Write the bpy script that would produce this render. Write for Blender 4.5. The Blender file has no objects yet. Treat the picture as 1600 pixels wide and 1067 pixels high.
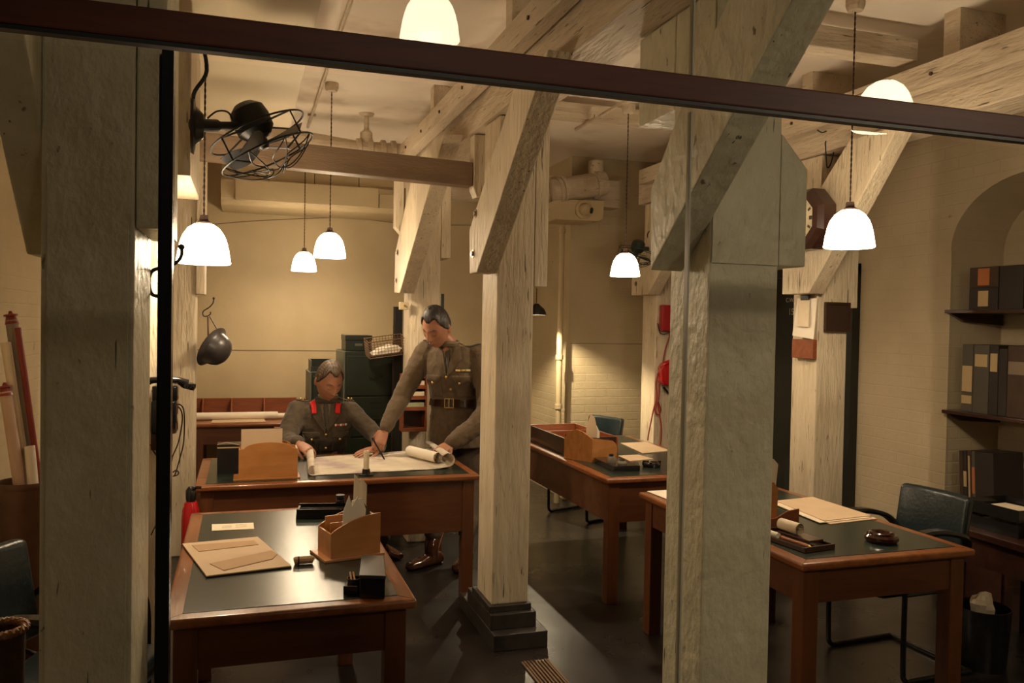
import bpy, bmesh, math, random
from mathutils import Vector, Matrix, noise
PI = math.pi
random.seed(7)
scn = bpy.context.scene
C = scn.collection
# ---------------------------------------------------------------- camera
YAW, PITCH, ROLL, FPX, CAMH = math.radians(18.0), math.atan(28.5/1291), 0.018, 1291.0, 1.667
F = Vector((math.sin(YAW)*math.cos(PITCH), math.cos(YAW)*math.cos(PITCH), -math.sin(PITCH)))
R0 = Vector((math.cos(YAW), -math.sin(YAW), 0))
U0 = R0.cross(F)
RV = R0*math.cos(ROLL) + U0*math.sin(ROLL)
UV = U0*math.cos(ROLL) - R0*math.sin(ROLL)
CAM = Vector((0, 0, CAMH))
cd = bpy.data.cameras.new('camera'); cam = bpy.data.objects.new('camera', cd); C.objects.link(cam)
cd.sensor_width = 36; cd.lens = FPX/1600*36; cd.clip_start = 0.02; cd.clip_end = 60
m = Matrix((RV, UV, -F)).transposed().to_4x4(); m.translation = CAM
cam.matrix_world = m
scn.camera = cam

def at(px, py, X=None, Y=None, Z=None):
    """the point of the plane X=, Y= or Z= that the camera sees at a pixel of the 1600 x 1067 photograph"""
    d = F + RV*((px-800)/FPX) - UV*((py-533.5)/FPX)
    if Y is not None: t = Y/d.y
    elif X is not None: t = X/d.x
    else: t = (Z-CAMH)/d.z
    return CAM + d*t

# ---------------------------------------------------------------- materials
MATS = {}
def mat(name, col, rough=0.6, metal=0.0, spec=0.5, col2=None, scale=6, stretch=(1,1,1), bump=0.0, bscale=40,
        detail=6, lo=0.35, hi=0.65, spots=None, spot_scale=18, spot_t=0.68, rvar=0.0, coat=0.0, emit=None, es=0, sheen=0, stain=None, cracks=None):
    if name in MATS: return MATS[name]
    m = bpy.data.materials.new(name); m.use_nodes = True
    N = m.node_tree.nodes; L = m.node_tree.links; N.clear()
    out = N.new('ShaderNodeOutputMaterial'); b = N.new('ShaderNodeBsdfPrincipled')
    L.new(b.outputs[0], out.inputs[0])
    b.inputs['Roughness'].default_value = rough; b.inputs['Metallic'].default_value = metal
    b.inputs['Specular IOR Level'].default_value = spec; b.inputs['Coat Weight'].default_value = coat
    if sheen: b.inputs['Sheen Weight'].default_value = sheen
    b.inputs['Base Color'].default_value = (*col, 1)
    tc = N.new('ShaderNodeTexCoord'); mp = N.new('ShaderNodeMapping')
    L.new(tc.outputs['Object'], mp.inputs[0]); mp.inputs['Scale'].default_value = stretch
    cur = None
    if col2:
        n = N.new('ShaderNodeTexNoise'); n.inputs['Scale'].default_value = scale; n.inputs['Detail'].default_value = detail
        n.inputs['Roughness'].default_value = 0.6
        L.new(mp.outputs[0], n.inputs['Vector'])
        r = N.new('ShaderNodeValToRGB'); r.color_ramp.elements[0].position = lo; r.color_ramp.elements[1].position = hi
        r.color_ramp.elements[0].color = (*col, 1); r.color_ramp.elements[1].color = (*col2, 1)
        L.new(n.outputs[0], r.inputs[0]); cur = r.outputs[0]
        if rvar:
            mr = N.new('ShaderNodeMapRange'); mr.inputs[3].default_value = rough-rvar; mr.inputs[4].default_value = rough+rvar
            L.new(n.outputs[0], mr.inputs[0]); L.new(mr.outputs[0], b.inputs['Roughness'])
    def layer(cur, fac, c, amt):
        mx = N.new('ShaderNodeMix'); mx.data_type = 'RGBA'
        mu = N.new('ShaderNodeMath'); mu.operation = 'MULTIPLY'; mu.inputs[1].default_value = amt
        L.new(fac, mu.inputs[0]); L.new(mu.outputs[0], mx.inputs[0])
        if cur is None: mx.inputs[6].default_value = (*col, 1)
        else: L.new(cur, mx.inputs[6])
        mx.inputs[7].default_value = (*c, 1)
        return mx.outputs[2]
    if stain:
        n = N.new('ShaderNodeTexNoise'); n.inputs['Scale'].default_value = stain[1]; n.inputs['Detail'].default_value = 5
        L.new(tc.outputs['Object'], n.inputs['Vector'])
        r = N.new('ShaderNodeMapRange'); r.inputs[1].default_value = stain[2]; r.inputs[2].default_value = stain[2]+.14
        L.new(n.outputs[0], r.inputs[0]); cur = layer(cur, r.outputs[0], stain[0], stain[3])
    if spots:
        n = N.new('ShaderNodeTexNoise'); n.inputs['Scale'].default_value = spot_scale; n.inputs['Detail'].default_value = 3
        L.new(mp.outputs[0], n.inputs['Vector'])
        r = N.new('ShaderNodeMapRange'); r.inputs[1].default_value = spot_t; r.inputs[2].default_value = spot_t+.05
        L.new(n.outputs[0], r.inputs[0]); cur = layer(cur, r.outputs[0], spots, .8)
    if cracks:
        n = N.new('ShaderNodeTexNoise'); n.inputs['Scale'].default_value = cracks[1]; n.inputs['Detail'].default_value = 2
        mp2 = N.new('ShaderNodeMapping'); mp2.inputs['Scale'].default_value = cracks[2]
        L.new(tc.outputs['Object'], mp2.inputs[0]); L.new(mp2.outputs[0], n.inputs['Vector'])
        r = N.new('ShaderNodeMapRange'); r.inputs[1].default_value = cracks[3]; r.inputs[2].default_value = cracks[3]+.02
        L.new(n.outputs[0], r.inputs[0]); cur = layer(cur, r.outputs[0], cracks[0], .85)
    if cur is not None: L.new(cur, b.inputs['Base Color'])
    if bump:
        n = N.new('ShaderNodeTexNoise'); n.inputs['Scale'].default_value = bscale; n.inputs['Detail'].default_value = 8
        L.new(mp.outputs[0], n.inputs['Vector'])
        bp = N.new('ShaderNodeBump'); bp.inputs['Strength'].default_value = bump; bp.inputs['Distance'].default_value = .02
        L.new(n.outputs[0], bp.inputs['Height']); L.new(bp.outputs[0], b.inputs['Normal'])
    if emit:
        b.inputs['Emission Color'].default_value = (*emit, 1); b.inputs['Emission Strength'].default_value = es
    MATS[name] = m
    return m

def brickwall(name, col, col2, rowh=.075, bw=.225, mort=.012, bump=.25, msize=None):
    m = mat(name, col, .75, col2=col2, scale=1.6, bump=.12, bscale=30, spots=(.25,.17,.09), spot_scale=9, spot_t=.74)
    N = m.node_tree.nodes; L = m.node_tree.links
    b = [n for n in N if n.type == 'BSDF_PRINCIPLED'][0]; bp0 = [n for n in N if n.type == 'BUMP'][0]
    tc = [n for n in N if n.type == 'TEX_COORD'][0]
    sp = N.new('ShaderNodeSeparateXYZ'); cb = N.new('ShaderNodeCombineXYZ'); ad = N.new('ShaderNodeMath'); ad.operation = 'ADD'
    L.new(tc.outputs['Object'], sp.inputs[0]); L.new(sp.outputs[0], ad.inputs[0]); L.new(sp.outputs[1], ad.inputs[1])
    L.new(ad.outputs[0], cb.inputs[0]); L.new(sp.outputs[2], cb.inputs[1])
    br = N.new('ShaderNodeTexBrick'); br.inputs['Scale'].default_value = 1; br.inputs['Mortar Size'].default_value = .006
    br.inputs['Brick Width'].default_value = bw; br.inputs['Row Height'].default_value = rowh; br.inputs['Mortar Smooth'].default_value = .6
    L.new(cb.outputs[0], br.inputs['Vector'])
    bp = N.new('ShaderNodeBump'); bp.inputs['Strength'].default_value = bump; bp.inputs['Distance'].default_value = .01; bp.invert = True
    L.new(br.outputs['Fac'], bp.inputs['Height']); L.new(bp0.outputs[0], bp.inputs['Normal']); L.new(bp.outputs[0], b.inputs['Normal'])
    return m

PAINT = mat('cream_painted_timber', (.68,.57,.41), .5, col2=(.56,.46,.32), scale=3, stretch=(3,3,.6), bump=.6, bscale=12,
            spots=(.16,.09,.045), spot_scale=16, spot_t=.69, stain=((.40,.29,.17),3,.56,.45), cracks=((.07,.045,.02),5,(15,15,.9),.685))
PAINTG = mat('cream_painted_timber_long', (.64,.53,.39), .5, col2=(.52,.42,.30), scale=3, stretch=(3,.6,3), bump=.6, bscale=12,
            spots=(.16,.09,.045), spot_scale=16, spot_t=.68, stain=((.36,.26,.15),3,.54,.5), cracks=((.07,.045,.02),5,(15,.9,15),.68))
PAINTX = mat('cream_painted_timber_cross', (.62,.52,.39), .5, col2=(.50,.41,.30), scale=3, stretch=(.6,3,3), bump=.6, bscale=12,
            spots=(.16,.09,.045), spot_scale=16, spot_t=.68, stain=((.34,.24,.14),3,.54,.5), cracks=((.07,.045,.02),5,(.9,15,15),.685))
PAINTGREY = mat('greyish_cream_paint', (.66,.62,.46), .40, col2=(.55,.51,.37), scale=4, stretch=(1.5,1.5,1), bump=.7, bscale=16,
            spots=(.10,.06,.03), spot_scale=16, spot_t=.69, stain=((.38,.30,.17),2.5,.56,.5), cracks=((.06,.04,.02),4,(12,12,1.2),.72))
WALLM = brickwall('cream_painted_brick', (.54,.44,.28), (.46,.37,.23))
WALLR = brickwall('cream_painted_brick_right', (.52,.42,.28), (.45,.36,.23))
PLASTER = mat('cream_wall_panel', (.52,.41,.245), .6, col2=(.45,.35,.205), scale=1.2, bump=.1, bscale=25, spots=(.3,.2,.1), spot_scale=7, spot_t=.76)
CEIL = mat('stained_ceiling_plaster', (.82,.74,.63), .8, col2=(.75,.64,.52), scale=1.1, bump=.1, bscale=12, stain=((.33,.22,.13),1.7,.55,.55))
FLOORM = mat('dark_brown_lino', (.022,.016,.013), .30, col2=(.012,.009,.008), scale=2.2, bump=.08, bscale=6, rvar=.14, stain=((.05,.042,.036),1.3,.52,.6))
BLACKP = mat('black_plinth_paint', (.022,.018,.016), .4, col2=(.045,.036,.03), scale=8, bump=.2)
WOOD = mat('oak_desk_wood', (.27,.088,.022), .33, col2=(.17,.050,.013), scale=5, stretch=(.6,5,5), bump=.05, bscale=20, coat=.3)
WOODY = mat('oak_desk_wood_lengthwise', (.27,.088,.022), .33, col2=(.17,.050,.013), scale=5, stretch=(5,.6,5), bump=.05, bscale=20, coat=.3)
WOODZ = mat('oak_desk_wood_upright_shaded', (.13,.042,.012), .38, col2=(.09,.028,.009), scale=5, stretch=(5,5,.6), bump=.05, bscale=20, coat=.2)  # desk legs: same oak as the tops, darkened to carry their shade
WOODL = mat('light_oak_plywood', (.48,.21,.065), .35, col2=(.38,.15,.04), scale=6, stretch=(.8,6,3), bump=.03, coat=.2)
WOODD = mat('dark_mahogany', (.050,.018,.011), .28, col2=(.030,.011,.007), scale=6, stretch=(1,4,4), coat=.3)
WOODR = mat('red_brown_wood', (.26,.075,.025), .4, col2=(.19,.05,.017), scale=6, stretch=(.8,5,5))
WOODA = mat('oak_desk_apron_wood_shaded', (.115,.035,.010), .42, col2=(.075,.022,.007), scale=5, stretch=(.6,5,5), bump=.05, bscale=20, coat=.15)  # aprons: oak with the shade below the desk top put into its colour
LEATH = mat('green_desk_leather', (.022,.030,.022), .27, col2=(.017,.023,.017), scale=9, bump=.02, bscale=200)
RAILM = mat('dark_red_varnished_rail', (.11,.028,.014), .5, col2=(.065,.017,.010), scale=4, stretch=(.6,6,6), spec=.3)
BLACK = mat('black_enamel', (.012,.011,.011), .25)
BLACKM = mat('matt_black', (.006,.0055,.005), .5)
BAKE = mat('black_bakelite', (.012,.01,.01), .15, coat=.4)
RED = mat('red_plastic', (.42,.006,.010), .2, coat=.5)
REDC = mat('red_cord', (.26,.025,.012), .6)
BRCORD = mat('brown_plaited_cord', (.045,.022,.015), .8)
PAPER = mat('cream_paper', (.75,.63,.47), .8, col2=(.68,.56,.40), scale=5)
PAPERW = mat('white_paper', (.78,.70,.58), .8)
CARD = mat('buff_card', (.58,.42,.27), .8, col2=(.53,.38,.24), scale=7)
MANILA = mat('manila_envelope', (.43,.26,.125), .75, col2=(.39,.23,.11), scale=9)
INK = mat('dark_print', (.06,.045,.03), .8)
LBLUE = mat('blue_green_hide', (.011,.019,.022), .3, col2=(.008,.014,.016), scale=6, bump=.1, bscale=50)
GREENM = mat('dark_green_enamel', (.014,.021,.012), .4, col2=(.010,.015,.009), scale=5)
STEEL = mat('worn_steel', (.35,.30,.24), .35, metal=1)
BRASS = mat('brass', (.60,.40,.14), .3, metal=1)
GREYSTEEL = mat('grey_helmet_paint', (.035,.030,.030), .38, col2=(.055,.045,.042), scale=9)
LTHR = mat('brown_leather', (.12,.05,.022), .45, col2=(.08,.03,.014), scale=9)
WICK = mat('wicker', (.36,.17,.06), .6, col2=(.22,.10,.035), scale=40)
WICKD = mat('dark_body_wicker', (.07,.03,.012), .7, col2=(.04,.018,.008), scale=40)  # basket body, darker than the rim strands
WIRE = mat('rusty_wire', (.16,.09,.045), .5, metal=.4)
DOORM = mat('black_green_door', (.012,.014,.012), .4)
GREYP = mat('faded_grey_lettering', (.50,.46,.36), .7)
CANDLE = mat('candle_wax', (.70,.58,.38), .5)

# ---------------------------------------------------------------- mesh helpers
class MB:
    def __init__(s): s.bm = bmesh.new(); s.mats = []
    def _mi(s, m):
        if m is None: return 0
        if m not in s.mats: s.mats.append(m)
        return s.mats.index(m)
    def box(s, x0, x1, y0, y1, z0, z1, M=None, bev=0):
        r = bmesh.ops.create_cube(s.bm, size=1)
        v = r['verts']
        for a in v:
            a.co = Vector((x0 if a.co.x < 0 else x1, y0 if a.co.y < 0 else y1, z0 if a.co.z < 0 else z1))
        if bev:
            e = list({e for a in v for e in a.link_edges})
            o = bmesh.ops.bevel(s.bm, geom=e, offset=bev, segments=2, profile=.6, affect='EDGES')
            v = list({q for f in o['faces'] for q in f.verts} | {q for q in v if q.is_valid})
        if M: bmesh.ops.transform(s.bm, matrix=M, verts=v)
        return s
    def prism(s, pts, axis, a0, a1, M=None, bev=0):
        """polygon pts (two coordinates) extruded along axis 'x','y' or 'z' from a0 to a1"""
        def mk(p, a):
            return Vector((a,p[0],p[1])) if axis == 'x' else Vector((p[0],a,p[1])) if axis == 'y' else Vector((p[0],p[1],a))
        A = [s.bm.verts.new(mk(p, a0)) for p in pts]; B = [s.bm.verts.new(mk(p, a1)) for p in pts]
        n = len(pts); fs = [s.bm.faces.new(A), s.bm.faces.new(B[::-1])]
        for i in range(n): fs.append(s.bm.faces.new((A[i], B[i], B[(i+1)%n], A[(i+1)%n])))
        bmesh.ops.recalc_face_normals(s.bm, faces=fs)
        v = A+B
        if bev:
            e = list({e for f in fs for e in f.edges})
            o = bmesh.ops.bevel(s.bm, geom=e, offset=bev, segments=2, profile=.6, affect='EDGES')
            v = list({q for f in o['faces'] for q in f.verts} | {q for q in v if q.is_valid})
        if M: bmesh.ops.transform(s.bm, matrix=M, verts=v)
        return s
    def tube(s, pts, r, n=8, cap=True, closed=False, M=None):
        pts = [Vector(p) for p in pts]; k = len(pts)
        rs = r if isinstance(r, (list, tuple)) else [r]*k
        rings = []; up = None
        for i, p in enumerate(pts):
            if closed: t = pts[(i+1)%k]-pts[i-1]
            else: t = pts[min(i+1,k-1)]-pts[max(i-1,0)]
            if t.length < 1e-9: t = Vector((0,0,1))
            t.normalize()
            if up is None: up = Vector((0,0,1)) if abs(t.z) < .9 else Vector((1,0,0))
            a = t.cross(up)
            if a.length < 1e-4: a = t.orthogonal()
            a.normalize(); b = a.cross(t).normalized(); up = b
            ring = []
            for j in range(n):
                th = 2*PI*j/n
                q = p + a*math.cos(th)*rs[i] + b*math.sin(th)*rs[i]
                if M: q = M @ q
                ring.append(s.bm.verts.new(q))
            rings.append(ring)
        for i in range(k if closed else k-1):
            A = rings[i]; B = rings[(i+1)%k]
            for j in range(n): s.bm.faces.new((A[j], A[(j+1)%n], B[(j+1)%n], B[j]))
        if cap and not closed:
            s.bm.faces.new(rings[0][::-1]); s.bm.faces.new(rings[-1])
        return s
    def lathe(s, prof, n=32, M=None, cap=False):
        """prof list of (r, z) turned about the z axis"""
        rings = []
        for r, z in prof:
            if r < 1e-6:
                q = Vector((0,0,z)); q = M @ q if M else q
                rings.append([s.bm.verts.new(q)]); continue
            ring = []
            for j in range(n):
                q = Vector((r*math.cos(2*PI*j/n), r*math.sin(2*PI*j/n), z))
                if M: q = M @ q
                ring.append(s.bm.verts.new(q))
            rings.append(ring)
        for A, B in zip(rings, rings[1:]):
            for j in range(n):
                if len(A) == 1 and len(B) == 1: break
                if len(A) == 1: s.bm.faces.new((A[0], B[(j+1)%n], B[j]))
                elif len(B) == 1: s.bm.faces.new((A[j], A[(j+1)%n], B[0]))
                else: s.bm.faces.new((A[j], A[(j+1)%n], B[(j+1)%n], B[j]))
        if cap:
            for R in (rings[0], rings[-1]):
                if len(R) > 2: s.bm.faces.new(R)
        return s
    def sphere(s, c, r, sc=(1,1,1), n=16, M=None):
        T = Matrix.Translation(c) @ Matrix.Diagonal((*sc,1))
        if M: T = M @ T
        bmesh.ops.create_uvsphere(s.bm, u_segments=n, v_segments=max(6,n//2+2), radius=r, matrix=T)
        return s
    def sheet(s, grid, th=.0008):
        """grid[i][j] points -> a surface with thickness th"""
        V = [[s.bm.verts.new(p) for p in row] for row in grid]
        fs = []
        for i in range(len(V)-1):
            for j in range(len(V[0])-1):
                fs.append(s.bm.faces.new((V[i][j], V[i][j+1], V[i+1][j+1], V[i+1][j])))
        if th:
            bmesh.ops.recalc_face_normals(s.bm, faces=fs)
            bmesh.ops.solidify(s.bm, geom=fs, thickness=th)
        return s
    def build(s, name, material, parent=None, smooth=False, loc=None, rot=None, recalc=True, autosmooth=None):
        if recalc: bmesh.ops.recalc_face_normals(s.bm, faces=s.bm.faces)
        me = bpy.data.meshes.new(name); s.bm.to_mesh(me); s.bm.free()
        me.materials.append(material)
        if smooth:
            for p in me.polygons: p.use_smooth = True
            if autosmooth is None: autosmooth = 35
            if autosmooth:
                try: me.set_sharp_from_angle(angle=math.radians(autosmooth))
                except Exception: pass
        o = bpy.data.objects.new(name, me); C.objects.link(o)
        if parent is not None: o.parent = parent
        if loc is not None: o.location = loc
        if rot is not None: o.rotation_euler = rot
        return o

def tag(o, label=None, cat=None, group=None, kind=None):
    if label: o['label'] = label
    if cat: o['category'] = cat
    if group: o['group'] = group
    if kind: o['kind'] = kind
    return o
def thing(name, loc, label, cat, group=None, rz=0, rot=None):
    o = bpy.data.objects.new(name, None); C.objects.link(o)
    o.empty_display_size = .05
    o.location = loc; o.rotation_euler = rot if rot else (0,0,rz)
    return tag(o, label, cat, group)
def RT(loc=(0,0,0), rx=0, ry=0, rz=0):
    return Matrix.Translation(loc) @ Matrix.Rotation(rz,4,'Z') @ Matrix.Rotation(ry,4,'Y') @ Matrix.Rotation(rx,4,'X')
def bezier(p0, p1, p2, p3, n=12):
    out = []
    for i in range(n+1):
        t = i/n; u = 1-t
        out.append(Vector(p0)*u**3 + Vector(p1)*3*u*u*t + Vector(p2)*3*u*t*t + Vector(p3)*t**3)
    return out
def spline(pts, n=6):
    pts = [Vector(p) for p in pts]; out = []
    for i in range(len(pts)-1):
        p0 = pts[max(i-1,0)]; p1 = pts[i]; p2 = pts[i+1]; p3 = pts[min(i+2,len(pts)-1)]
        for k in range(n):
            t = k/n
            out.append(.5*((2*p1)+(p2-p0)*t+(2*p0-5*p1+4*p2-p3)*t*t+(3*p1-p0-3*p2+p3)*t**3))
    out.append(pts[-1]); return out
def copy_tree(o, parent=None):
    c = o.copy(); C.objects.link(c)
    if parent is not None: c.parent = parent
    for ch in list(o.children): copy_tree(ch, c)
    return c
# ================================================================ the setting
HC = 3.25           # ceiling height
XL, XR, YB = -1.2, 4.3, 8.3
def struct(o): o['kind'] = 'structure'; return o
struct(MB().box(-2.2, 5.6, -1.6, YB+.2, -.1, 0).build('floor', FLOORM))
struct(MB().box(-2.2, 5.6, 1.0, YB+.2, HC, HC+.1).build('ceiling', CEIL))
struct(MB().box(XL-.1, XL, 1.25, YB+.1, 0, HC).build('wall_left', WALLM))
wb = struct(MB().box(XL-.1, XR+.1, YB, YB+.1, 0, HC).build('wall_back', PLASTER))
# panel joints of the back wall
j = MB()
for z in (1.36,): j.box(XL+.01, 2.2, YB-.004, YB+.01, z, z+.006)
j.tube(spline([at(316,352,Y=YB), at(400,345,Y=YB), at(520,340,Y=YB), at(560,341,Y=YB), at(640,350,Y=YB), at(760,352,Y=YB)],4), .004, 5)
j.build('panel_joint', mat('joint_shadow_gap', (.16,.11,.06), .8), wb)
# nearer wall section at the right of the recess
YP = 7.25
PX0 = at(889, 500, Y=YP).x
wp = struct(MB().box(PX0, XR+.1, YP, YB-.001, 0, HC).build('wall_back_right', WALLM))
MB().box(PX0+.02, XR, YP-.003, YP+.01, 1.485, 1.490).build('panel_joint', MATS['joint_shadow_gap'], wp)
# right wall with arched alcove
AY0, AY1 = 3.02, 4.16      # alcove jambs
AZ, AR = 2.18, .42
def arch(y0, y1, zs, rise, n=20):
    c = (y0+y1)/2; hw = (y1-y0)/2
    return [(c+hw*math.cos(PI*i/n), zs+rise*math.sin(PI*i/n)) for i in range(n+1)]
def wall_with_arch():
    b = MB(); bm = b.bm
    a = arch(AY0, AY1, AZ, AR)
    inner = [(AY1, 0.0)] + a + [(AY0, 0.0)]
    # face strips: from arch points up to the ceiling line
    for X in (XR,):
        def q(p): return bm.verts.new((X, p[0], p[1]))
        bm.faces.new([q((AY1,0)), q((YB,0)), q((YB,HC)), q((AY1,HC)), q((AY1,AZ))])
        bm.faces.new([q((1.25,0)), q((AY0,0)), q((AY0,AZ)), q((AY0,HC)), q((1.25,HC))])
        for i in range(len(a)-1):
            bm.faces.new([q(a[i]), q((a[i][0],HC)), q((a[i+1][0],HC)), q(a[i+1])])
    D = .42
    # reveal
    for i in range(len(inner)-1):
        p, r = inner[i], inner[i+1]
        bm.faces.new([bm.verts.new((XR,*p)), bm.verts.new((XR,*r)), bm.verts.new((XR+D,*r)), bm.verts.new((XR+D,*p))])
    bm.faces.new([bm.verts.new((XR+D,*p)) for p in inner])
    bmesh.ops.remove_doubles(bm, verts=bm.verts, dist=1e-4)
    return b.build('wall_right', WALLR, recalc=False)
wr = struct(wall_with_arch())
# raised arch ring around the alcove
b = MB(); a0 = arch(AY0, AY1, AZ, AR, 24); a1 = arch(AY0-.14, AY1+.14, AZ, AR+.14, 24)
for i in range(24):
    b.prism([a0[i], a1[i], a1[i+1], a0[i+1]], 'x', XR-.018, XR+.002)
b.build('arch_ring', WALLR, wr)
MB().box(XR-.012, XR+.002, AY1+.0, AY1+.13, 0, AZ).build('alcove_jamb', WALLR, wr)

# door on the right wall
DY0, DY1 = 5.05, 5.95
dr = struct(MB().box(XR-.05, XR-.002, DY0, DY1, 0.01, 2.08).build('door_1', DOORM))
MB().box(XR-.07, XR-.002, DY0-.07, DY0, 0, 2.15).build('door_frame', DOORM, dr)
MB().box(XR-.07, XR-.002, DY1, DY1+.07, 0, 2.15).build('door_frame', DOORM, dr)
MB().box(XR-.07, XR-.002, DY0-.07, DY1+.07, 2.08, 2.15).build('door_frame', DOORM, dr)
def text_mesh(s, size, name, material, parent, M, depth=.0006):
    cu = bpy.data.curves.new(name, 'FONT'); cu.body = s; cu.size = size; cu.extrude = depth; cu.align_x = 'CENTER'
    to = bpy.data.objects.new(name+'_tmp', cu); C.objects.link(to)
    bpy.context.view_layer.update()
    me = bpy.data.meshes.new_from_object(to.evaluated_get(bpy.context.evaluated_depsgraph_get()))
    bpy.data.objects.remove(to); bpy.data.curves.remove(cu)
    me.materials.clear(); me.materials.append(material)
    me.transform(M)
    me.name = name
    o = bpy.data.objects.new(name, me); C.objects.link(o)
    if parent: o.parent = parent
    return o
MX = lambda p: Matrix.Translation(p) @ Matrix(((0,0,-1,0),(-1,0,0,0),(0,1,0,0),(0,0,0,1)))   # text facing -x, reading along -y
dp = at(1236, 469, X=XR-.052); dq = at(1236, 488, X=XR-.052)
text_mesh('C.W.R', .05, 'lettering', GREYP, dr, MX((XR-.051, dp.y, dp.z-.015)))
text_mesh('15', .075, 'lettering', GREYP, dr, MX((XR-.051, dq.y, dq.z-.02)))

# ---------------------------------------------------------------- glass partition in front of the room
G = 1.25
wd = struct(MB().box(-1.5, 4.6, G-.012, G+.010, 2.046, 2.090, bev=.003).build('window_1', RAILM))
MB().box(-1.5, 4.6, G-.010, G+.008, 2.040, 2.046).build('glazing_bead', BLACKM, wd)
gm = bpy.data.materials.new('clear_glass'); gm.use_nodes = True
N = gm.node_tree.nodes; L = gm.node_tree.links; N.clear()
o_ = N.new('ShaderNodeOutputMaterial'); mx = N.new('ShaderNodeMixShader'); fr = N.new('ShaderNodeFresnel'); fr.inputs[0].default_value = 1.45
tr = N.new('ShaderNodeBsdfTransparent'); tr.inputs[0].default_value = (.97,.98,.965,1); gl = N.new('ShaderNodeBsdfGlossy'); gl.inputs['Roughness'].default_value = 0.0
L.new(fr.outputs[0], mx.inputs[0]); L.new(tr.outputs[0], mx.inputs[1]); L.new(gl.outputs[0], mx.inputs[2]); L.new(mx.outputs[0], o_.inputs[0])
def pane(x0, x1, z0, z1, tilt=0):
    b = MB(); v = [b.bm.verts.new(p) for p in ((x0,G,z0),(x1,G+tilt,z0),(x1,G+tilt,z1),(x0,G,z1))]; b.bm.faces.new(v)
    return b.build('glass_pane', gm, wd, recalc=False)
GX0 = at(260.5, 600, Y=G).x; GX1 = at(1069, 600, Y=G).x
pane(-1.5, GX0-.004, 0, 2.03); pane(GX0+.004, GX1-.0015, 0, 2.03); pane(GX1+.0015, 4.6, 0, 2.03, .003)
pane(-1.5, GX1-.0015, 2.088, 3.2); pane(GX1+.0015, 4.6, 2.088, 3.2)
MB().box(GX0-.008, GX0+.007, G-.02, G+.012, 0, 2.032).build('mullion', BLACK, wd)
edge = mat('pale_glass_joint', (.42,.40,.30), .3)
MB().box(GX1-.0015, GX1+.0015, G-.006, G+.006, 0, 2.03).build('glass_joint', edge, wd)
MB().box(GX1-.0015, GX1+.0015, G-.006, G+.006, 2.088, 3.2).build('glass_joint', edge, wd)
MB().box(GX0-.0125, GX0-.0085, G-.006, G+.006, 0, 2.03).build('glass_joint', edge, wd)

# ================================================================ timber frame
def bolt(b, x, y, z, r=.014):
    b.tube([(x,y,z),(x-.012,y,z)], r, 6); b.tube([(x-.001,y,z),(x-.004,y,z)], r*1.6, 12)
def column(label, X, Yf, w=.2, d=.27, plinth=True, brace=True, cleat=True, grp=None, ht=2.735, m=PAINT, bz=1.93, cz=(1.93,2.75), bx=.11, reach=.92, nose=.24, gap=.015, poly=None, bolts=True):
    t = thing('timber_column', (X+w/2, Yf+d/2, 0), label, 'column')
    ox, oy = X+w/2, Yf+d/2
    MB().box(-w/2, w/2, -d/2, d/2, .2 if plinth else 0, ht, bev=.008).build('post', m, t)
    if plinth:
        MB().box(-w/2-.02, w/2+.07, -d/2-.12, d/2+.3, 0, .085, bev=.005).build('plinth_block', BLACKP, t)
        MB().box(-w/2-.018, w/2+.03, -d/2-.05, d/2+.14, .085, .165, bev=.005).build('plinth_block', BLACKP, t)
        MB().box(-w/2-.018, w/2+.012, -d/2-.02, d/2+.04, .165, .2, bev=.004).build('plinth_block', BLACKP, t)
    if brace:
        # rises towards the visitor along -y, bolted to the left side of the post
        yb = oy; y1 = d/2-.02 ; y0 = y1-.32
        top = ht
        s = reach
        z1 = bz+nose
        run_l = (top-z1)/s; run_r = (top-bz)/s
        pts = [(y1,bz),(y1,z1),(y1-run_l,top),(y0-run_r,top),(y0,bz)]
        if poly: pts = [(a-oy,c) for a,c in poly]; y1 = max(a for a,c in pts); bz = min(c for a,c in pts)
        b = MB().prism(pts, 'x', -w/2-gap-bx, -w/2-gap, bev=.006)
        br = b.build('brace', m, t)
        k = MB(); x = -w/2-gap-bx
        if bolts: bolt(k, x, y1-.09, bz+.10); k.build('bolt', STEEL, br, smooth=True); k = MB(); bolt(k, x, y1-.13, bz+.30)
        if bolts: k.build('bolt', STEEL, br, smooth=True)
    if cleat:
        c0, c1 = cz
        MB().prism([(-d/2-.0,c0),(d/2,c0),(d/2,c1),(-d/2+.0,c1)], 'x', w/2+.002, w/2+.075, bev=.005).build('cleat', m, t)
    return t
MIDG = None
cA = column('front left cream timber column with the black glazing strip beside it', -.495, 2.38, .22, .40, m=PAINTGREY, gap=.0, bx=.10, cz=(1.9,2.735), bolts=False,
            poly=[(2.88,1.84),(2.88,2.14),(2.2,2.735),(1.8,2.735),(2.69,1.84)])
cB = column('slender cream timber post behind the black telephone, left of the nearest desk', -.60, 4.2, .26, .30, plinth=False, ht=2.95, brace=False, cleat=False)
MB().box(.132, .25, -.62, .12, 2.26, 2.95, bev=.006).build('cleat', PAINT, cB)
MB().box(.07,.131,-.60,-.151,2.40,2.95).build('packing_block', PAINT, cB)
cC = column('cream timber post in the left row with the steel helmet hanging from it', -.52, 6.15, .20, .26, plinth=False, ht=2.95, brace=False, cleat=False)
MB().box(.101, .16, -.15, .10, 1.83, 2.95, bev=.006).build('cleat', PAINT, cC)
cD = column('large cream timber column front right of centre with a thick diagonal brace', 1.40, 2.30, .255, .25, m=PAINTGREY, cleat=False, bx=.12, gap=0, bolts=False,
            poly=[(2.47,1.85),(2.48,2.12),(2.27,2.37),(1.74,2.86),(1.32,2.86),(1.82,2.42)])
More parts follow.
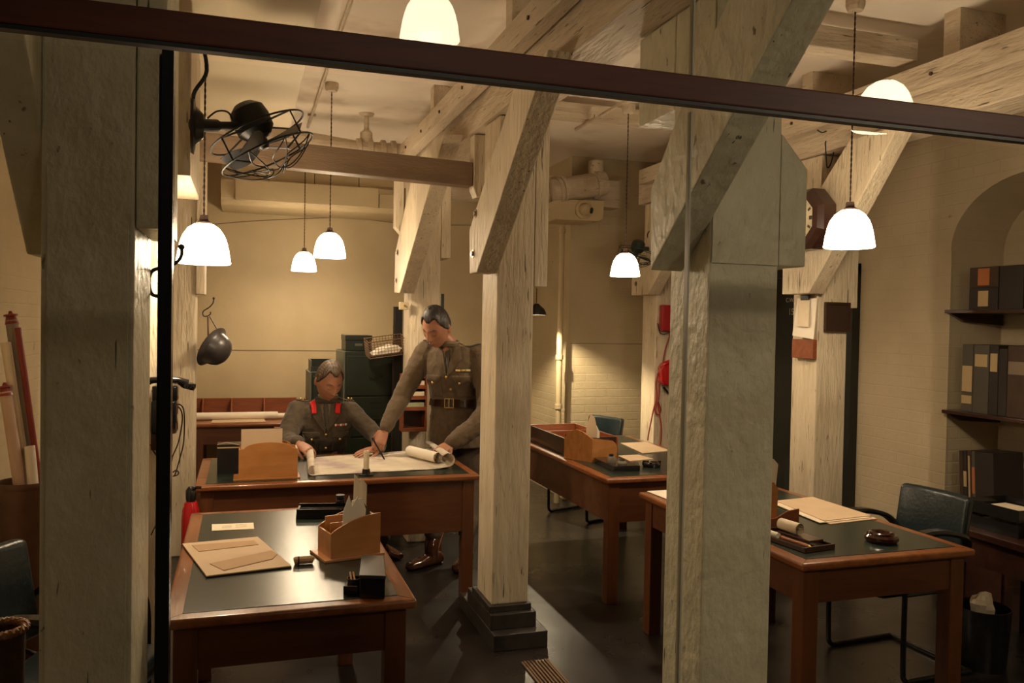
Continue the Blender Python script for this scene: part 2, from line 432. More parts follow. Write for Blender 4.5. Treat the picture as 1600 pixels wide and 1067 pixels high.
MB().prism([(.130,1.87),(.232,1.87),(.232,2.19),(.130,2.30)], 'y', -.125, .125, bev=.005).build('cleat', PAINTGREY, cD)
MB().box(-.127, .135, .126, .40, 2.41, 2.735, bev=.008).build('saddle_block', PAINTGREY, cD)
MB().box(-.122, .122, -.131, -.126, 1.87, 2.73).build('face_board', PAINTGREY, cD)
MB().box(-.095, .095, -.206, -.201, .2, 2.05).build('face_board', PAINTGREY, cA)
cE = column('cream timber column in the middle on a stepped black plinth', 1.24, 4.08, .20, .28, cz=(1.86,2.735),
            poly=[(4.03,1.92),(4.17,1.92),(4.19,2.15),(3.9,2.37),(3.42,2.735),(3.04,2.735)])
cF = column('cream timber column directly behind the standing man', 1.19, 6.12, .22, .30, plinth=False, cz=(2.15,2.735), bx=.11, gap=.01,
            poly=[(5.95,1.87),(6.17,1.88),(6.16,2.18),(5.44,2.735),(4.60,2.735)])
cG = column('right row timber column carrying the wooden clock and the clipboard', 3.36, 4.26, .22, .24, plinth=False, cz=(1.80,2.6), bolts=False,
            poly=[(4.19,1.88),(4.45,1.88),(4.45,2.10),(4.14,2.47),(3.87,2.735),(3.50,2.735),(3.79,2.37)])
cH = column('far right row timber column carrying the red telephone', 3.36, 6.36, .22, .25, plinth=False, cz=(2.0,2.6))

def beam(label, name, x0, x1, y0, y1, z0, z1, m=PAINTG, bev=.006, cat='beam'):
    t = thing(name, ((x0+x1)/2, (y0+y1)/2, z0), label, cat)
    cx, cy = (x0+x1)/2, (y0+y1)/2
    MB().box(x0-cx, x1-cx, y0-cy, y1-cy, 0, z1-z0, bev=bev).build('timber', m, t)
    return t, cx, cy
def longbeam(label, X, y0, y1, w, side_cut=0):
    # main beam, its side batten and the short packing blocks above
    t, cx, cy = beam(label, 'ceiling_beam', X+.0, X+w, y0, y1, 2.74, 3.0)
    x = X-cx
    MB().box(x-.10, x-.03, y0-cy, y1-cy-.2, 2.885-2.74, 3.01-2.74, bev=.004).build('batten', PAINTG, t)
    for yy in (y0+.5, y0+1.3, y0+2.4, y0+3.3, y0+4.1):
        if yy < y1-.2: MB().box(x-.03, x+w, yy-cy, yy-cy+.10, 3.0-2.74, HC-2.74, bev=.004).build('packing_block', PAINTG, t)
    k = MB()
    y = y0+.3
    while y < y1-.3:
        k.tube([(x-.10,y-cy,.205),(x-.108,y-cy,.205)], .010, 8); y += .55
    k.build('bolt', MATS['dark_mahogany'], t)
    return t
longbeam('heavy cream ceiling beam with side batten over the middle column row', 1.22, 1.35, 6.65, .22)
longbeam('heavy cream ceiling beam with side batten over the right column row', 3.34, 1.9, 6.7, .26)
# left row beam
beam('cream ceiling beam over the left column row', 'ceiling_beam', -.52, -.28, 1.35, 6.5, 2.955, 3.2)
# lateral joists
def joist(label, x0, x1, y0, y1, z0, z1, m=PAINTX, tilt=0):
    t = thing('cross_beam', ((x0+x1)/2, (y0+y1)/2, z0), label, 'beam')
    MB().box(-(x1-x0)/2, (x1-x0)/2, -(y1-y0)/2, (y1-y0)/2, 0, z1-z0, bev=.005).build('timber', m, t)
    t.rotation_euler[1] = tilt
    return t
xq = at(736,260,Y=4.6).x
joist('thin grey-brown cross beam running left from the middle columns above the map desk', -.26, xq, 4.56, 4.66, 2.465, 2.60, mat('bare_grey_timber', (.30,.20,.125), .55, col2=(.21,.135,.08), scale=4, stretch=(.6,4,4), bump=.3), tilt=.03)
zq = at(745,310,Y=4.6).z
t = thing('hanging_strut', (xq+.045, 4.60, zq), 'short cream upright timber hanging from the beam at the end of the grey cross beam', 'timber')
MB().prism([(-.04,.05),(-.02,0),(.045,.03),(.045,2.735-zq),(-.04,2.735-zq)], 'y', -.05, .05, bev=.004).build('strut', PAINT, t)
zq = at(622,365,Y=6.0).z; xq = at(623,365,Y=6.0).x
t = thing('hanging_strut', (xq, 6.05, zq), 'short cream upright timber left of the brace behind the standing man', 'timber')
MB().prism([(-.025,.05),(.02,0),(.035,.03),(.035,2.735-zq),(-.025,2.735-zq)], 'y', -.05, .05, bev=.004).build('strut', PAINT, t)
joist('cream cross beam under the ceiling right of the middle column', 1.47, 3.3, 5.36, 5.48, 3.10, 3.205)
joist('cream cross beam under the ceiling beside the front right pendant lamp', 1.66, 3.3, 3.45, 3.58, 3.06, 3.17)
joist('cream cross beam under the ceiling above the filing cabinets', 1.47, 3.3, 7.0, 7.2, 2.75, 3.0)

# ================================================================ lights
LAMPS, BULB, CORR = 60, 40, 46
EM = bpy.data.materials.new('lit_opal_glass'); EM.use_nodes = True
N = EM.node_tree.nodes; L = EM.node_tree.links; N.clear()
o_ = N.new('ShaderNodeOutputMaterial'); e_ = N.new('ShaderNodeEmission'); e_.inputs[0].default_value = (1,.775,.52,1); e_.inputs[1].default_value = LAMPS
L.new(e_.outputs[0], o_.inputs[0])
EM2 = EM.copy(); EM2.name = 'lit_corridor_glass'
for n_ in EM2.node_tree.nodes:
    if n_.type == 'EMISSION': n_.inputs[0].default_value = (1,.84,.60,1); n_.inputs[1].default_value = CORR
def pendant(label, x, y, zb, dia, top, grp='lit opal pendant lamps', power=None, cord=True, em=None):
    s = dia/.215; h = .165*s; r = dia/2
    t = thing('pendant_lamp', (x, y, zb), label, 'lamp', grp)
    prof = [(r,0),(r*.985,.012*s),(r*.93,.05*s),(r*.86,.085*s),(r*.76,.115*s),(r*.58,.143*s),(r*.36,.160*s),(r*.17,h)]
    inner = [(a*.965, b_-.003) for a, b_ in prof][::-1]
    MB().lathe(prof+inner+[prof[0]], 40)  .build('lamp_shade', em or EM, t, smooth=True, autosmooth=0)
    MB().lathe([(0,h+.035*s),(.016*s,h+.033*s),(.019*s,h+.012*s),(.030*s,h+.004*s),(.032*s,h-.012*s),(0,h-.012*s)], 20).build('lamp_holder', BRCORD, t, smooth=True)
    if cord:
        n = int((top-zb-h-.03)/.006); pts = []; pts2 = []
        for i in range(0, n+1):
            z = h+.03+(top-zb-h-.03)*i/n; a = i*.7
            pts.append((.0022*math.cos(a), .0022*math.sin(a), z)); pts2.append((-.0022*math.cos(a), -.0022*math.sin(a), z))
        MB().tube(pts, .0024, 4).tube(pts2, .0024, 4).build('flex', BRCORD, t)
        MB().lathe([(0,top-zb-.06),(.035,top-zb-.055),(.045,top-zb-.03),(.045,top-zb),(0,top-zb)], 20).build('ceiling_rose', PAINTG, t, smooth=True)
    ld = bpy.data.lights.new('bulb', 'POINT'); ld.energy = BULB if power is None else power; ld.color = (1,.775,.52); ld.shadow_soft_size = .045*s
    lo = bpy.data.objects.new('bulb', ld); C.objects.link(lo); lo.parent = t; lo.location = (0,0,.03*s)
    return t
def lamp_at(px, pyb, wpx, dia):
    # distance from the apparent width of the shade
    d = dia*FPX/wpx
    v = F + RV*((px-800)/FPX) - UV*((pyb-533.5)/FPX)
    return CAM + v*d
p = lamp_at(318, 411, 81, .235); pendant('pendant lamp with white glass shade in front of the black glazing strip, below the fan', p.x, p.y, p.z, .235, 2.93)
p = lamp_at(515, 402, 50, .215); pendant('pendant lamp hanging over the map desk, right one of the two far left lamps', p.x, p.y, p.z, .215, HC)
p = lamp_at(475, 423, 38.5, .215); pendant('small-looking farthest pendant lamp near the back wall', p.x, p.y, p.z, .215, HC)
p = lamp_at(976.5, 431, 46, .19); pendant('pendant lamp above the middle right desk, in front of the second fan', p.x, p.y, p.z, .19, 3.085)
p = lamp_at(1326.5, 386, 76, .235); pendant('pendant lamp in front of the wooden clock above the front right desk', p.x, p.y, p.z, .235, HC)
# the two lamps of the visitors' side, seen mirrored in the glass
for (px, py, w, lab) in ((671.5, 62, 94, 'corridor pendant lamp mirrored high in the left glass pane'), (1381, 199, 93, 'corridor pendant lamp mirrored in the right glass pane across the rail')):
    p = lamp_at(px, py, w, .24)
    pendant(lab, p.x, 2*G-p.y, p.z, .24, p.z+.6, power=1 if px < 1000 else 75, em=EM2)

# ================================================================ desks
def desk(name, label, x0, x1, y0, y1, h=.76, apron=.14, rz=0, inlay=True, border=.055, legw=.07, wood=WOODY, dark=False, over=.03, back=None):
    cx, cy = (x0+x1)/2, (y0+y1)/2; a, b_ = (x1-x0)/2, (y1-y0)/2
    t = thing(name, (cx, cy, 0), label, 'desk', rz=rz)
    # top with rounded rim: four rails mitred at the corners around the leather
    th = .034
    prof_top = MB()
    prof_top.box(-a, a, -b_, b_, h-th, h-.002)
    e = [e for e in prof_top.bm.edges]
    bmesh.ops.bevel(prof_top.bm, geom=e, offset=.011, segments=4, profile=.5, affect='EDGES')
    prof_top.build('desk_top', wood if (b_ > a) else WOOD, t, smooth=True)
    if inlay:
        MB().box(-a+border, a-border, -b_+border, b_-border, h-.003, h, bev=.0008).build('leather_inlay', LEATH, t)
        for sx in (-1,1):
            for sy in (-1,1):
                MB().tube([(sx*(a-border), sy*(b_-border), h-.0018),(sx*(a-.008), sy*(b_-.008), h-.0018)], .0007, 4).build('mitre_joint', WOODD, t)
    i = over
    z0 = h-th-apron
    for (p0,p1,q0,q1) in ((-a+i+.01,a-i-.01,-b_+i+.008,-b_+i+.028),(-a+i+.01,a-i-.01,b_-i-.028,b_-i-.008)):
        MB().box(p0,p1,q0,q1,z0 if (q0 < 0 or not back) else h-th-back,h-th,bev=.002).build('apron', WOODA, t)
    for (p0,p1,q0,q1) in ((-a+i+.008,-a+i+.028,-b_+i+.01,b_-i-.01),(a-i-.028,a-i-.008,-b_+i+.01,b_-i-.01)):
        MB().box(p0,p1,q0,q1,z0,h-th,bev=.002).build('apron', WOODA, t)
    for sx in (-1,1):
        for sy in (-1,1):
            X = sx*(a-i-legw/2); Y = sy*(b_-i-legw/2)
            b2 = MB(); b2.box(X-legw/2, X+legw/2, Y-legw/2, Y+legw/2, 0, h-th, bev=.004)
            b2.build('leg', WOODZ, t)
    return t
dA = desk('office_desk', 'oak desk with green leather top nearest the camera on the left', -.225, .55, 2.645, 4.10)
dB = desk('office_desk', 'wide oak desk with the unrolled map where the two officers work', -.245, 1.355, 4.73, 5.68, apron=.31, back=.05)
dC = desk('office_desk', 'oak desk with wooden tray and letter rack right of the middle column', 2.045, 3.03, 4.44, 6.20, apron=.24)
dD = desk('office_desk', 'oak desk at the front right with papers and a round ashtray', 2.06, 2.92, 2.66, 4.06)
# ================================================================ ducts, pipes and fittings
SG = GREYSTEEL
t = thing('ventilation_duct', (-.05, 4.65, 3.0), 'wide smooth cream boxed duct under the ceiling at the upper left', 'duct')
MB().box(-.30, .345, -1.35, 1.35, 0, .248, bev=.004).build('casing', mat('smooth_cream_duct', (.72,.61,.42), .6, col2=(.66,.55,.37), scale=1), t)
MB().lathe([(0,0),(.06,0),(.065,.01),(.065,.05),(.0,.05)], 24, M=RT((.38,-1.22,.06), ry=-PI/2)).build('end_cap', PAINTG, t, smooth=True)
t = thing('ventilation_duct', (at(480,325,Y=7.75).x, 7.95, 0), 'long cream duct with rounded lower edge across the back wall', 'duct')
xa = at(345,320,Y=7.7).x - t.location.x; xb = at(632,320,Y=7.7).x - t.location.x
zb = at(480,326,Y=7.7).z; zt = at(480,288,Y=7.7).z
prof = [(.34,zb),(-.17,zb)] + [(-.17-.08*math.sin(a*PI/12), zb+.08-.08*math.cos(a*PI/12)) for a in range(1,7)] + [(-.25,zt),(.34,zt)]
MB().prism(prof, 'x', xa, xb).build('casing', PLASTER, t)
MB().box(xa+.12, xb-.25, -.30, -.24, zb+.04, zt, bev=.004).build('access_panel', PLASTER, t)
MB().box(xb-.24, xb-.01, -.28, -.24, zb+.04, zt-.05, bev=.003).build('access_panel', PLASTER, t)
zt2 = at(480,235,Y=7.9).z
for i in range(4):
    a = xa+(xb-xa)*i/4
    MB().box(a+.003, a+(xb-xa)/4-.003, -.10, .34, zt+.003, zt2, bev=.003).build('upper_board', PLASTER, t)
# big pipe and its hanger
t = thing('ceiling_pipe', at(500,232,Y=6.4), 'thick cream pipe with collars running above the grey cross beam', 'pipe')
o = t.location.copy()
pts = [at(352,212,Y=6.4)-o, at(470,222,Y=6.4)-o, at(560,238,Y=6.4)-o, at(628,242,Y=6.4)-o]
MB().tube(pts, .085, 20).build('pipe', PAINTX, t, smooth=True)
for px in (560, 578, 598, 614):
    a = at(px,237.5+(px-560)*.06,Y=6.4)-o; d = (pts[3]-pts[2]).normalized()
    MB().tube([a-d*.022, a-d*.015, a+d*.015, a+d*.022], [.088,.102,.102,.088], 20).build('collar', PAINTX, t, smooth=True)
h = at(571,178,Y=6.4)-o; h2 = at(572,236,Y=6.4)-o
MB().tube([Vector((h2.x,0,HC-o.z)), Vector((h2.x,0,HC-o.z-.015)), Vector((h2.x,0,HC-o.z-.02)), Vector((h2.x,0,h2.z+.16)), Vector((h2.x,0,h2.z+.14)), Vector((h2.x,0,h2.z))], [.06,.05,.018,.02,.045,.05], 14).build('hanger_rod', PAINTX, t, smooth=True)
t = thing('ceiling_pipe', at(905,290,Y=6.95), 'short thick cream pipe with flanges above the ball vent box', 'pipe')
o = t.location.copy()
a = at(862,300,Y=6.95)-o; b = at(944,286,Y=6.95)-o
MB().tube([a,b], .11, 20).build('pipe', PAINTX, t, smooth=True)
for f in (.12, .2, .82):
    c = a.lerp(b, f); d = (b-a).normalized()
    MB().tube([c-d*.012,c+d*.012], .128, 20).build('flange', PAINTX, t, smooth=True)
MB().tube([at(931,286,Y=6.95)-o, at(931,252,Y=6.95)-o], .07, 16).build('branch', PAINTX, t, smooth=True)
# conduits with junction boxes
def conduit(x, y0, y1, label, z=HC-.013):
    t = thing('electric_conduit', (x, (y0+y1)/2, z), label, 'conduit')
    MB().tube([(0,(y0-y1)/2,0),(0,(y1-y0)/2,0)], .012, 8).build('tube', PAINTX, t, smooth=True)
    for yy in (y0+.4, y1-.4): MB().box(-.03,.03,yy-(y0+y1)/2-.01,yy-(y0+y1)/2+.01,-.004,.013).build('saddle_clip', PAINTX, t)
    return t
p = lamp_at(515, 402, 50, .215); conduit(p.x-.062, 2.4, p.y+1.3, 'thin painted conduit along the ceiling over the map desk')
p = lamp_at(976.5, 431, 46, .19); conduit(p.x-.058, 4.2, 5.6, 'thin painted conduit along the ceiling over the right hand desks', 3.082)
p = lamp_at(976.5, 431, 46, .215)
# ball vent box and down pipe
t = thing('vent_box', at(900,330,Y=6.9), 'cream tapered ventilation box with a ball nozzle high beside the middle column', 'vent'); o = t.location.copy()
def rel(px,py,Y): q = at(px,py,Y=Y)-o; return (q.x, q.z)
pts = [rel(851,319,6.9), rel(872,311,6.9), rel(943,314,6.9), rel(941,342,6.9), rel(934,346,6.9), rel(868,343,6.9)]
MB().prism(pts, 'y', -.02, .33, bev=.004).build('casing', PLASTER, t)
bc = at(912,328,Y=6.88)-o
M = RT(bc, rx=PI/2)
MB().lathe([(.058,0),(.085,.0),(.085,.018),(.06,.03),(.058,0)], 28, M=M).build('collar', PLASTER, t, smooth=True)
bl = MB().sphere((bc.x+.005,bc.y-.015,bc.z), .062, n=24).build('ball_nozzle', PLASTER, t, smooth=True)
dv = Vector((.75,-.62,-.15)).normalized(); q = Vector((bc.x+.005,bc.y-.015,bc.z))+dv*.052
MB().tube([q, q+dv*.018], .026, 20).build('nozzle_mouth', BLACKM, bl, smooth=True)
t = thing('down_pipe', at(871.5,690,Y=7.17), 'cream painted down pipe on the wall right of the middle column', 'pipe'); o = t.location.copy(); t.location.z = 0
top = at(871.5,345,Y=6.9).z-.004
MB().tube([(0,0,0),(0,0,top)], .028, 16).build('pipe', PLASTER, t, smooth=True)
for z in (at(871,558,Y=7.17).z, at(871,360,Y=7.17).z, .9):
    MB().tube([(0,0,z-.02),(0,0,z+.02)], .036, 16).build('socket_collar', PLASTER, t, smooth=True)

# black shaded lamp behind the middle column
q = at(838,492,Y=6.9)
t = thing('pendant_lamp', q, 'black shaded lamp half hidden behind the middle column', 'lamp')
MB().lathe([(.09,0),(.088,.02),(.07,.055),(.035,.085),(.02,.10),(.0,.10),(.018,.095),(.033,.08),(.067,.05),(.085,.017),(.087,0),(.09,0)], 28).build('lamp_shade', BLACK, t, smooth=True)
MB().tube([(0,0,.10),(0,0,HC-q.z)], .004, 6).build('flex', BRCORD, t)
ld = bpy.data.lights.new('bulb','POINT'); ld.energy = 150; ld.color = (1,.80,.52); ld.shadow_soft_size = .012
lo = bpy.data.objects.new('bulb', ld); C.objects.link(lo); lo.parent = t; lo.location = (0,0,.052)

# ---------------------------------------------------------------- fans
def fan(label, base, axis, R, neck_from, spin=0, m=BLACKM, mount_r=.06):
    """base: centre of the motor; axis: unit vector out of the blades; neck_from: point on the support"""
    t = thing('electric_fan', base, label, 'fan', 'iron guarded fans on the timber frame')
    ax = Vector(axis).normalized()
    Q = ax.to_track_quat('Z','Y').to_matrix().to_4x4() @ Matrix.Rotation(spin,4,'Z')
    s = R/.2
    MB().lathe([(0,-.10*s),(.04*s,-.095*s),(.07*s,-.07*s),(.078*s,-.03*s),(.075*s,.02*s),(.05*s,.05*s),(.03*s,.055*s),(0,.055*s)], 28, M=Q).build('motor', m, t, smooth=True)
    z0, z1 = .03*s, .125*s
    for z, r in ((z0,R),(z1,R*.98)):
        MB().tube([Q@Vector((r*math.cos(a*PI/24), r*math.sin(a*PI/24), z)) for a in range(48)], .0042*s, 6, closed=True).build('guard_ring', m, t, smooth=True)
    for k in range(4):
        a = k*PI/2+.4; c, sn = math.cos(a), math.sin(a)
        MB().tube([Q@Vector((.06*s*c,.06*s*sn,z0-.02*s)), Q@Vector((R*c,R*sn,z0)), Q@Vector((R*c,R*sn,z1)), Q@Vector((.55*R*c,.55*R*sn,z1+.02*s))], .0045*s, 6).build('guard_strut', m, t, smooth=True)
    n = 8
    for k in range(n):
        a0 = 2*PI*k/n; a1 = 2*PI*(k+1)/n; am = (a0+a1)/2
        pts = bezier((R*.98*math.cos(a0),R*.98*math.sin(a0),z1), (.45*R*math.cos(a0-.3),.45*R*math.sin(a0-.3),z1+.10*s), (.1*R*math.cos(am+.9),.1*R*math.sin(am+.9),z1+.09*s), (.33*R*math.cos(a1+.3),.33*R*math.sin(a1+.3),z1+.05*s), 10)
        pts += bezier((.33*R*math.cos(a1+.3),.33*R*math.sin(a1+.3),z1+.05*s),(.5*R*math.cos(a1+.5),.5*R*math.sin(a1+.5),z1+.03*s),(.8*R*math.cos(a1+.2),.8*R*math.sin(a1+.2),z1+.04*s),(R*.98*math.cos(a1),R*.98*math.sin(a1),z1), 8)[1:]
        MB().tube([Q@p for p in pts], .0026*s, 5).build('guard_wire', m, t, smooth=True)
    for k in range(4):
        a = k*PI/2; A = Matrix.Rotation(a,4,'Z')
        grid = []
        for i in range(9):
            u = i/8; r = .03*s+u*.145*s; w = .022*s+.05*s*math.sin(min(1,u*1.05)*PI*.72)
            row = []
            for j in range(5):
                v = j/4-.5
                row.append(Q@(A@Vector((r, v*w*1.5, (z0+z1)/2+.01*s+v*w*.75))))
            grid.append(row)
        MB().sheet(grid, .0018).build('blade', m, t, smooth=True)
    MB().lathe([(0,.05*s),(.024*s,.05*s),(.026*s,.085*s),(.015*s,.10*s),(0,.102*s)], 16, M=Q).build('hub', m, t, smooth=True)
    nf = Vector(neck_from)-Vector(base); d = -nf.normalized()
    MB().tube([nf*.99, nf*.6, nf*.55, nf*.28], [.026*s,.024*s,.016*s,.016*s], 12).build('neck', m, t, smooth=True)
    return t, Q, nf
fb = at(397,197,Y=3.80); nk = at(303,196,Y=3.66)
nk.x = -.215
t, Q, nf = fan('black iron fan with curly wire guard jutting from the left timber post', fb, RV*.42-UV*.88+F*.10, .215, nk, .3)
MB().lathe([(0,0),(.07,0),(.075,.012),(.05,.02),(.03,.05),(0,.05)], 24, M=RT((nf.x,nf.y,nf.z), ry=PI/2) @ Matrix.Diagonal((1.6,.8,1,1))).build('wall_plate', BLACK, t, smooth=True)
MB().tube(spline([(nf.x+.02,nf.y,nf.z+.02),(nf.x+.01,nf.y-.02,nf.z+.12),(nf.x+.06,nf.y-.03,nf.z+.22),(nf.x+.03,nf.y-.03,nf.z+.36),(nf.x-.01,nf.y,nf.z+.38)],6), .008, 8).build('lead', BLACKM, t, smooth=True)
MB().tube(spline([nf*.75+Vector((0,0,.03)), nf*.6+Vector((0,0,.06)), nf*.42+Vector((0,0,.055)), nf*.28+Vector((0,0,-.0)), nf*.1+Vector((0,-.02,.06))],6), .004, 6).build('lead', BLACKM, t, smooth=True)
fb = at(996,388,Y=6.25); nk = at(1016,389,Y=6.30)
t, Q, nf = fan('far dark green wire fan half hidden behind the pendant lamp right of centre', fb, RV*-.25-UV*.93-F*.05, .15, nk, .1, GREENM)
MB().tube(spline([(nf.x,nf.y,nf.z),(nf.x+.0,nf.y,nf.z+.05),(nf.x-.03,nf.y,nf.z+.11),(nf.x-.01,nf.y,nf.z+.15),(nf.x+.02,nf.y,nf.z+.15)],6), .005, 6).build('lead', BLACKM, t, smooth=True)

# ---------------------------------------------------------------- hooks, helmet
t = thing('coat_hook', at(262,440,Y=2.78), 'black iron double coat hook sticking out beside the black glazing strip', 'hook'); o = t.location.copy()
pts = [(284,388),(284,398),(277,409),(262,416),(242,421),(235,428),(233,440),(235,455),(242,462),(262,463)]
MB().tube(spline([at(a,b,Y=2.78)-o for a,b in pts],5), .0055, 8).build('iron_hook', BLACKM, t, smooth=True)
MB().sphere(at(283.5,386,Y=2.78)-o, .010, n=12).build('knob', BLACKM, t, smooth=True)
t.location.x -= .0
q0 = at(317,492,Y=6.2)
t = thing('coat_hook', q0, 'thin wire coat hook holding the steel helmet', 'hook'); o = t.location.copy()
MB().tube(spline([at(a,b,Y=6.2)-o for a,b in ((334,466),(333,473),(327,480),(318,486),(317,491),(319,494),(325,493.5),(329,490),(328.5,487))],5), .0045, 6).build('iron_hook', BLACKM, t, smooth=True)
MB().sphere(at(334,466,Y=6.2)-o, .009, n=10).build('knob', BLACKM, t, smooth=True)
hc = at(333,543,Y=6.2)
t = thing('hanging_steel_helmet', hc, 'grey steel helmet hanging by its brown strap from a coat hook', 'helmet')
ax = (RV*.87-UV*.49+F*-.12).normalized(); Q = ax.to_track_quat('Z','Y').to_matrix().to_4x4()
pr = [(.150,-.016),(.152,-.012),(.128,.004),(.118,.018),(.112,.05),(.095,.085),(.065,.108),(.03,.119),(0,.122)]
pr2 = [(max(0,a-.003),b-.003) for a,b in pr][::-1]
MB().lathe(pr+pr2+[pr[0]], 40, M=Q).build('shell', SG, t, smooth=True)
MB().sphere(Q@Vector((.112,0,.04)), .006, n=8).build('rivet', STEEL, t, smooth=True)
for a, b in (((325,495),(326,556)),((328,494),(341,517))):
    MB().tube([at(*a,Y=6.2)-hc, at(*b,Y=6.2)-hc], .0065, 6).build('chin_strap', LTHR, t)

# ---------------------------------------------------------------- telephones
YPH = 4.195
o = at(262,650,Y=YPH-.05); 
t = thing('wall_telephone', o, 'black bakelite wall telephone on the slender post at the left', 'telephone'); o = o.copy()
def rp(px,py,Y=YPH): return at(px,py,Y=Y)-o
a = rp(238,668); b = rp(279,622)
MB().box(a.x, b.x, -.06, .05, a.z-.02, b.z, bev=.015).build('body', BAKE, t, smooth=True)
a = rp(238,700); b = rp(270,669)
MB().box(a.x, b.x, -.03, .05, a.z, b.z-.005, bev=.006).build('bell_box', WOODD, t, smooth=True)
c = rp(262,602)
MB().tube([c+Vector((-.11,-.06,.012)), c+Vector((-.06,-.075,.03)), c+Vector((.0,-.08,.034)), c+Vector((.05,-.075,.028)), c+Vector((.085,-.06,.01))], [.022,.016,.015,.016,.024], 14).build('handset', BAKE, t, smooth=True)
MB().lathe([(.0,0),(.030,0),(.034,.015),(.030,.03),(0,.03)], 18, M=RT(c+Vector((.09,-.055,-.012)), ry=.3)).build('earpiece', BAKE, t, smooth=True)
MB().lathe([(.0,0),(.030,0),(.034,.015),(.030,.03),(0,.03)], 18, M=RT(c+Vector((-.10,-.055,-.012)), ry=-.3)).build('mouthpiece', BAKE, t, smooth=True)
MB().box(c.x-.06, c.x+.05, -.05, .05, c.z-.07, c.z+.005, bev=.01).build('cradle', BAKE, t, smooth=True)
MB().lathe([(0,0),(.018,0),(.018,.004),(0,.004)], 20, M=RT(rp(243,611,YPH-.06), rx=PI/2)).build('dial_label', mat('orange_label',(.6,.28,.10),.5), t)
for pts in (((272,630),(284,634),(288,650),(287,690),(281,716),(274,740),(271,744)), ((268,632),(281,638),(285,655),(279,690),(270,712),(268,722)),
            ((235,694),(240,705),(250,720),(256,728)), ((270,744),(277,742),(279,738),(275,735),(270,738)), ((258,800),(251,812),(243,822),(236,836))):
    MB().tube(spline([rp(px,py,YPH-.02) for px,py in pts],6), .0035, 6).build('cord', BRCORD, t, smooth=True)
# red telephone on the far right post (front face at 6.36)
YR = 6.345
o = at(1040,590,Y=YR).copy()
t = thing('wall_telephone', o, 'bright red wall telephone with a long hanging cord', 'telephone')
a = rp(1027,600,YR); b = rp(1053,568,YR)
MB().prism([(a.x+.02,a.z),(b.x,a.z-.005),(b.x,b.z),(a.x+.03,b.z+.01),(a.x,b.z-.03),(a.x,a.z+.03)], 'y', -.09, 0, bev=.008).build('body', RED, t, smooth=True)
c = rp(1042,567,YR)
MB().tube([c+Vector((-.07,-.07,-.01)), c+Vector((-.03,-.09,.016)), c+Vector((.03,-.09,.02)), c+Vector((.08,-.07,.0))], [.024,.016,.016,.024], 14).build('handset', RED, t, smooth=True)
d = rp(1042,610,YR)
MB().tube([d+Vector((-.05,-.03,.03)), d+Vector((.0,-.03,-.02)), d+Vector((.05,-.03,-.02)), d+Vector((.05,-.03,.03))], .010, 8).build('bracket', BLACK, t)
for pts in (((1028,583),(1025,600),(1026,620),(1021,640),(1017,660),(1013,680),(1012,688)), ((1030,600),(1029,620),(1024,640),(1028,648),(1032,640),(1028,628),(1030,645),(1033,665),(1032,690),(1028,698)),
            ((1036,565),(1040,545),(1046,525),(1047,518))):
    MB().tube(spline([rp(px,py,YR-.015) for px,py in pts],6), .006, 6).build('cord', REDC, t, smooth=True)
o = at(1042,496,Y=YR).copy()
t = thing('bell_box', o, 'plain red metal box on the post above the red telephone', 'box')
a = rp(1029,517,YR); b = rp(1056,477,YR)
MB().box(a.x,b.x,-.07,0,a.z,b.z,bev=.012).build('casing', mat('red_painted_box',(.32,.006,.01),.4), t, smooth=True)
MB().tube(spline([rp(1047,518,YR-.02),rp(1038,522,YR-.02),rp(1031,519,YR-.02),rp(1028,505,YR-.02)],5), .005, 6).build('cord', BRCORD, t)

# ---------------------------------------------------------------- extinguisher
t = thing('fire_extinguisher', (-.255, 4.625, 0), 'red fire extinguisher standing behind the telephone post', 'extinguisher')
MB().lathe([(0,0),(.044,0),(.046,.02),(.046,.60),(.042,.66),(.03,.70),(0,.705)], 24).build('cylinder', RED, t, smooth=True)
MB().lathe([(0,.70),(.022,.70),(.026,.72),(.026,.76),(.012,.78),(0,.78)], 16).build('valve', BLACK, t, smooth=True)
MB().tube([(0,0,.755),(.03,-.03,.78),(.05,-.04,.78)], .008, 6).build('lever', BLACK, t)

# ---------------------------------------------------------------- clock, notices on the right post
cc = at(1250,343,X=3.10)
t = thing('wall_clock', cc, 'dark wooden octagonal wall clock with a cream dial, partly hidden by a column', 'clock')
Q = Matrix.Rotation(-PI/2,4,'Y')
def octo(r, z): return [Vector((r*math.cos(PI/8+k*PI/4), r*math.sin(PI/8+k*PI/4), z)) for k in range(8)]
b = MB()
rings = [octo(.19,-.11), octo(.19,-.03), octo(.165,.0), octo(.135,.012), octo(.135,-.005)]
V = [[b.bm.verts.new(Q@p) for p in r] for r in rings]
for A,B in zip(V,V[1:]):
    for k in range(8): b.bm.faces.new((A[k],A[(k+1)%8],B[(k+1)%8],B[k]))
b.bm.faces.new(V[0][::-1]); b.bm.faces.new(V[-1])
b.build('case', WOODD, t)
dl = MB().lathe([(0,.0),(.128,.0),(.128,.004),(0,.004)], 40, M=Q).build('dial', mat('cream_clock_dial',(.66,.58,.40),.5), t)
for k in range(12):
    A = Q @ Matrix.Rotation(k*PI/6,4,'Z')
    MB().box(-.007 if k%3 else -.011, .007 if k%3 else .011, .088, .112, .004, .006, M=A).build('hour_mark', INK, dl)
MB().box(-.004,.004,-.02,.085,.007,.009, M=Q@Matrix.Rotation(1.0,4,'Z')).build('minute_hand', BLACK, dl)
MB().box(-.006,.006,-.02,.055,.009,.011, M=Q@Matrix.Rotation(-2.1,4,'Z')).build('hour_hand', BLACK, dl)
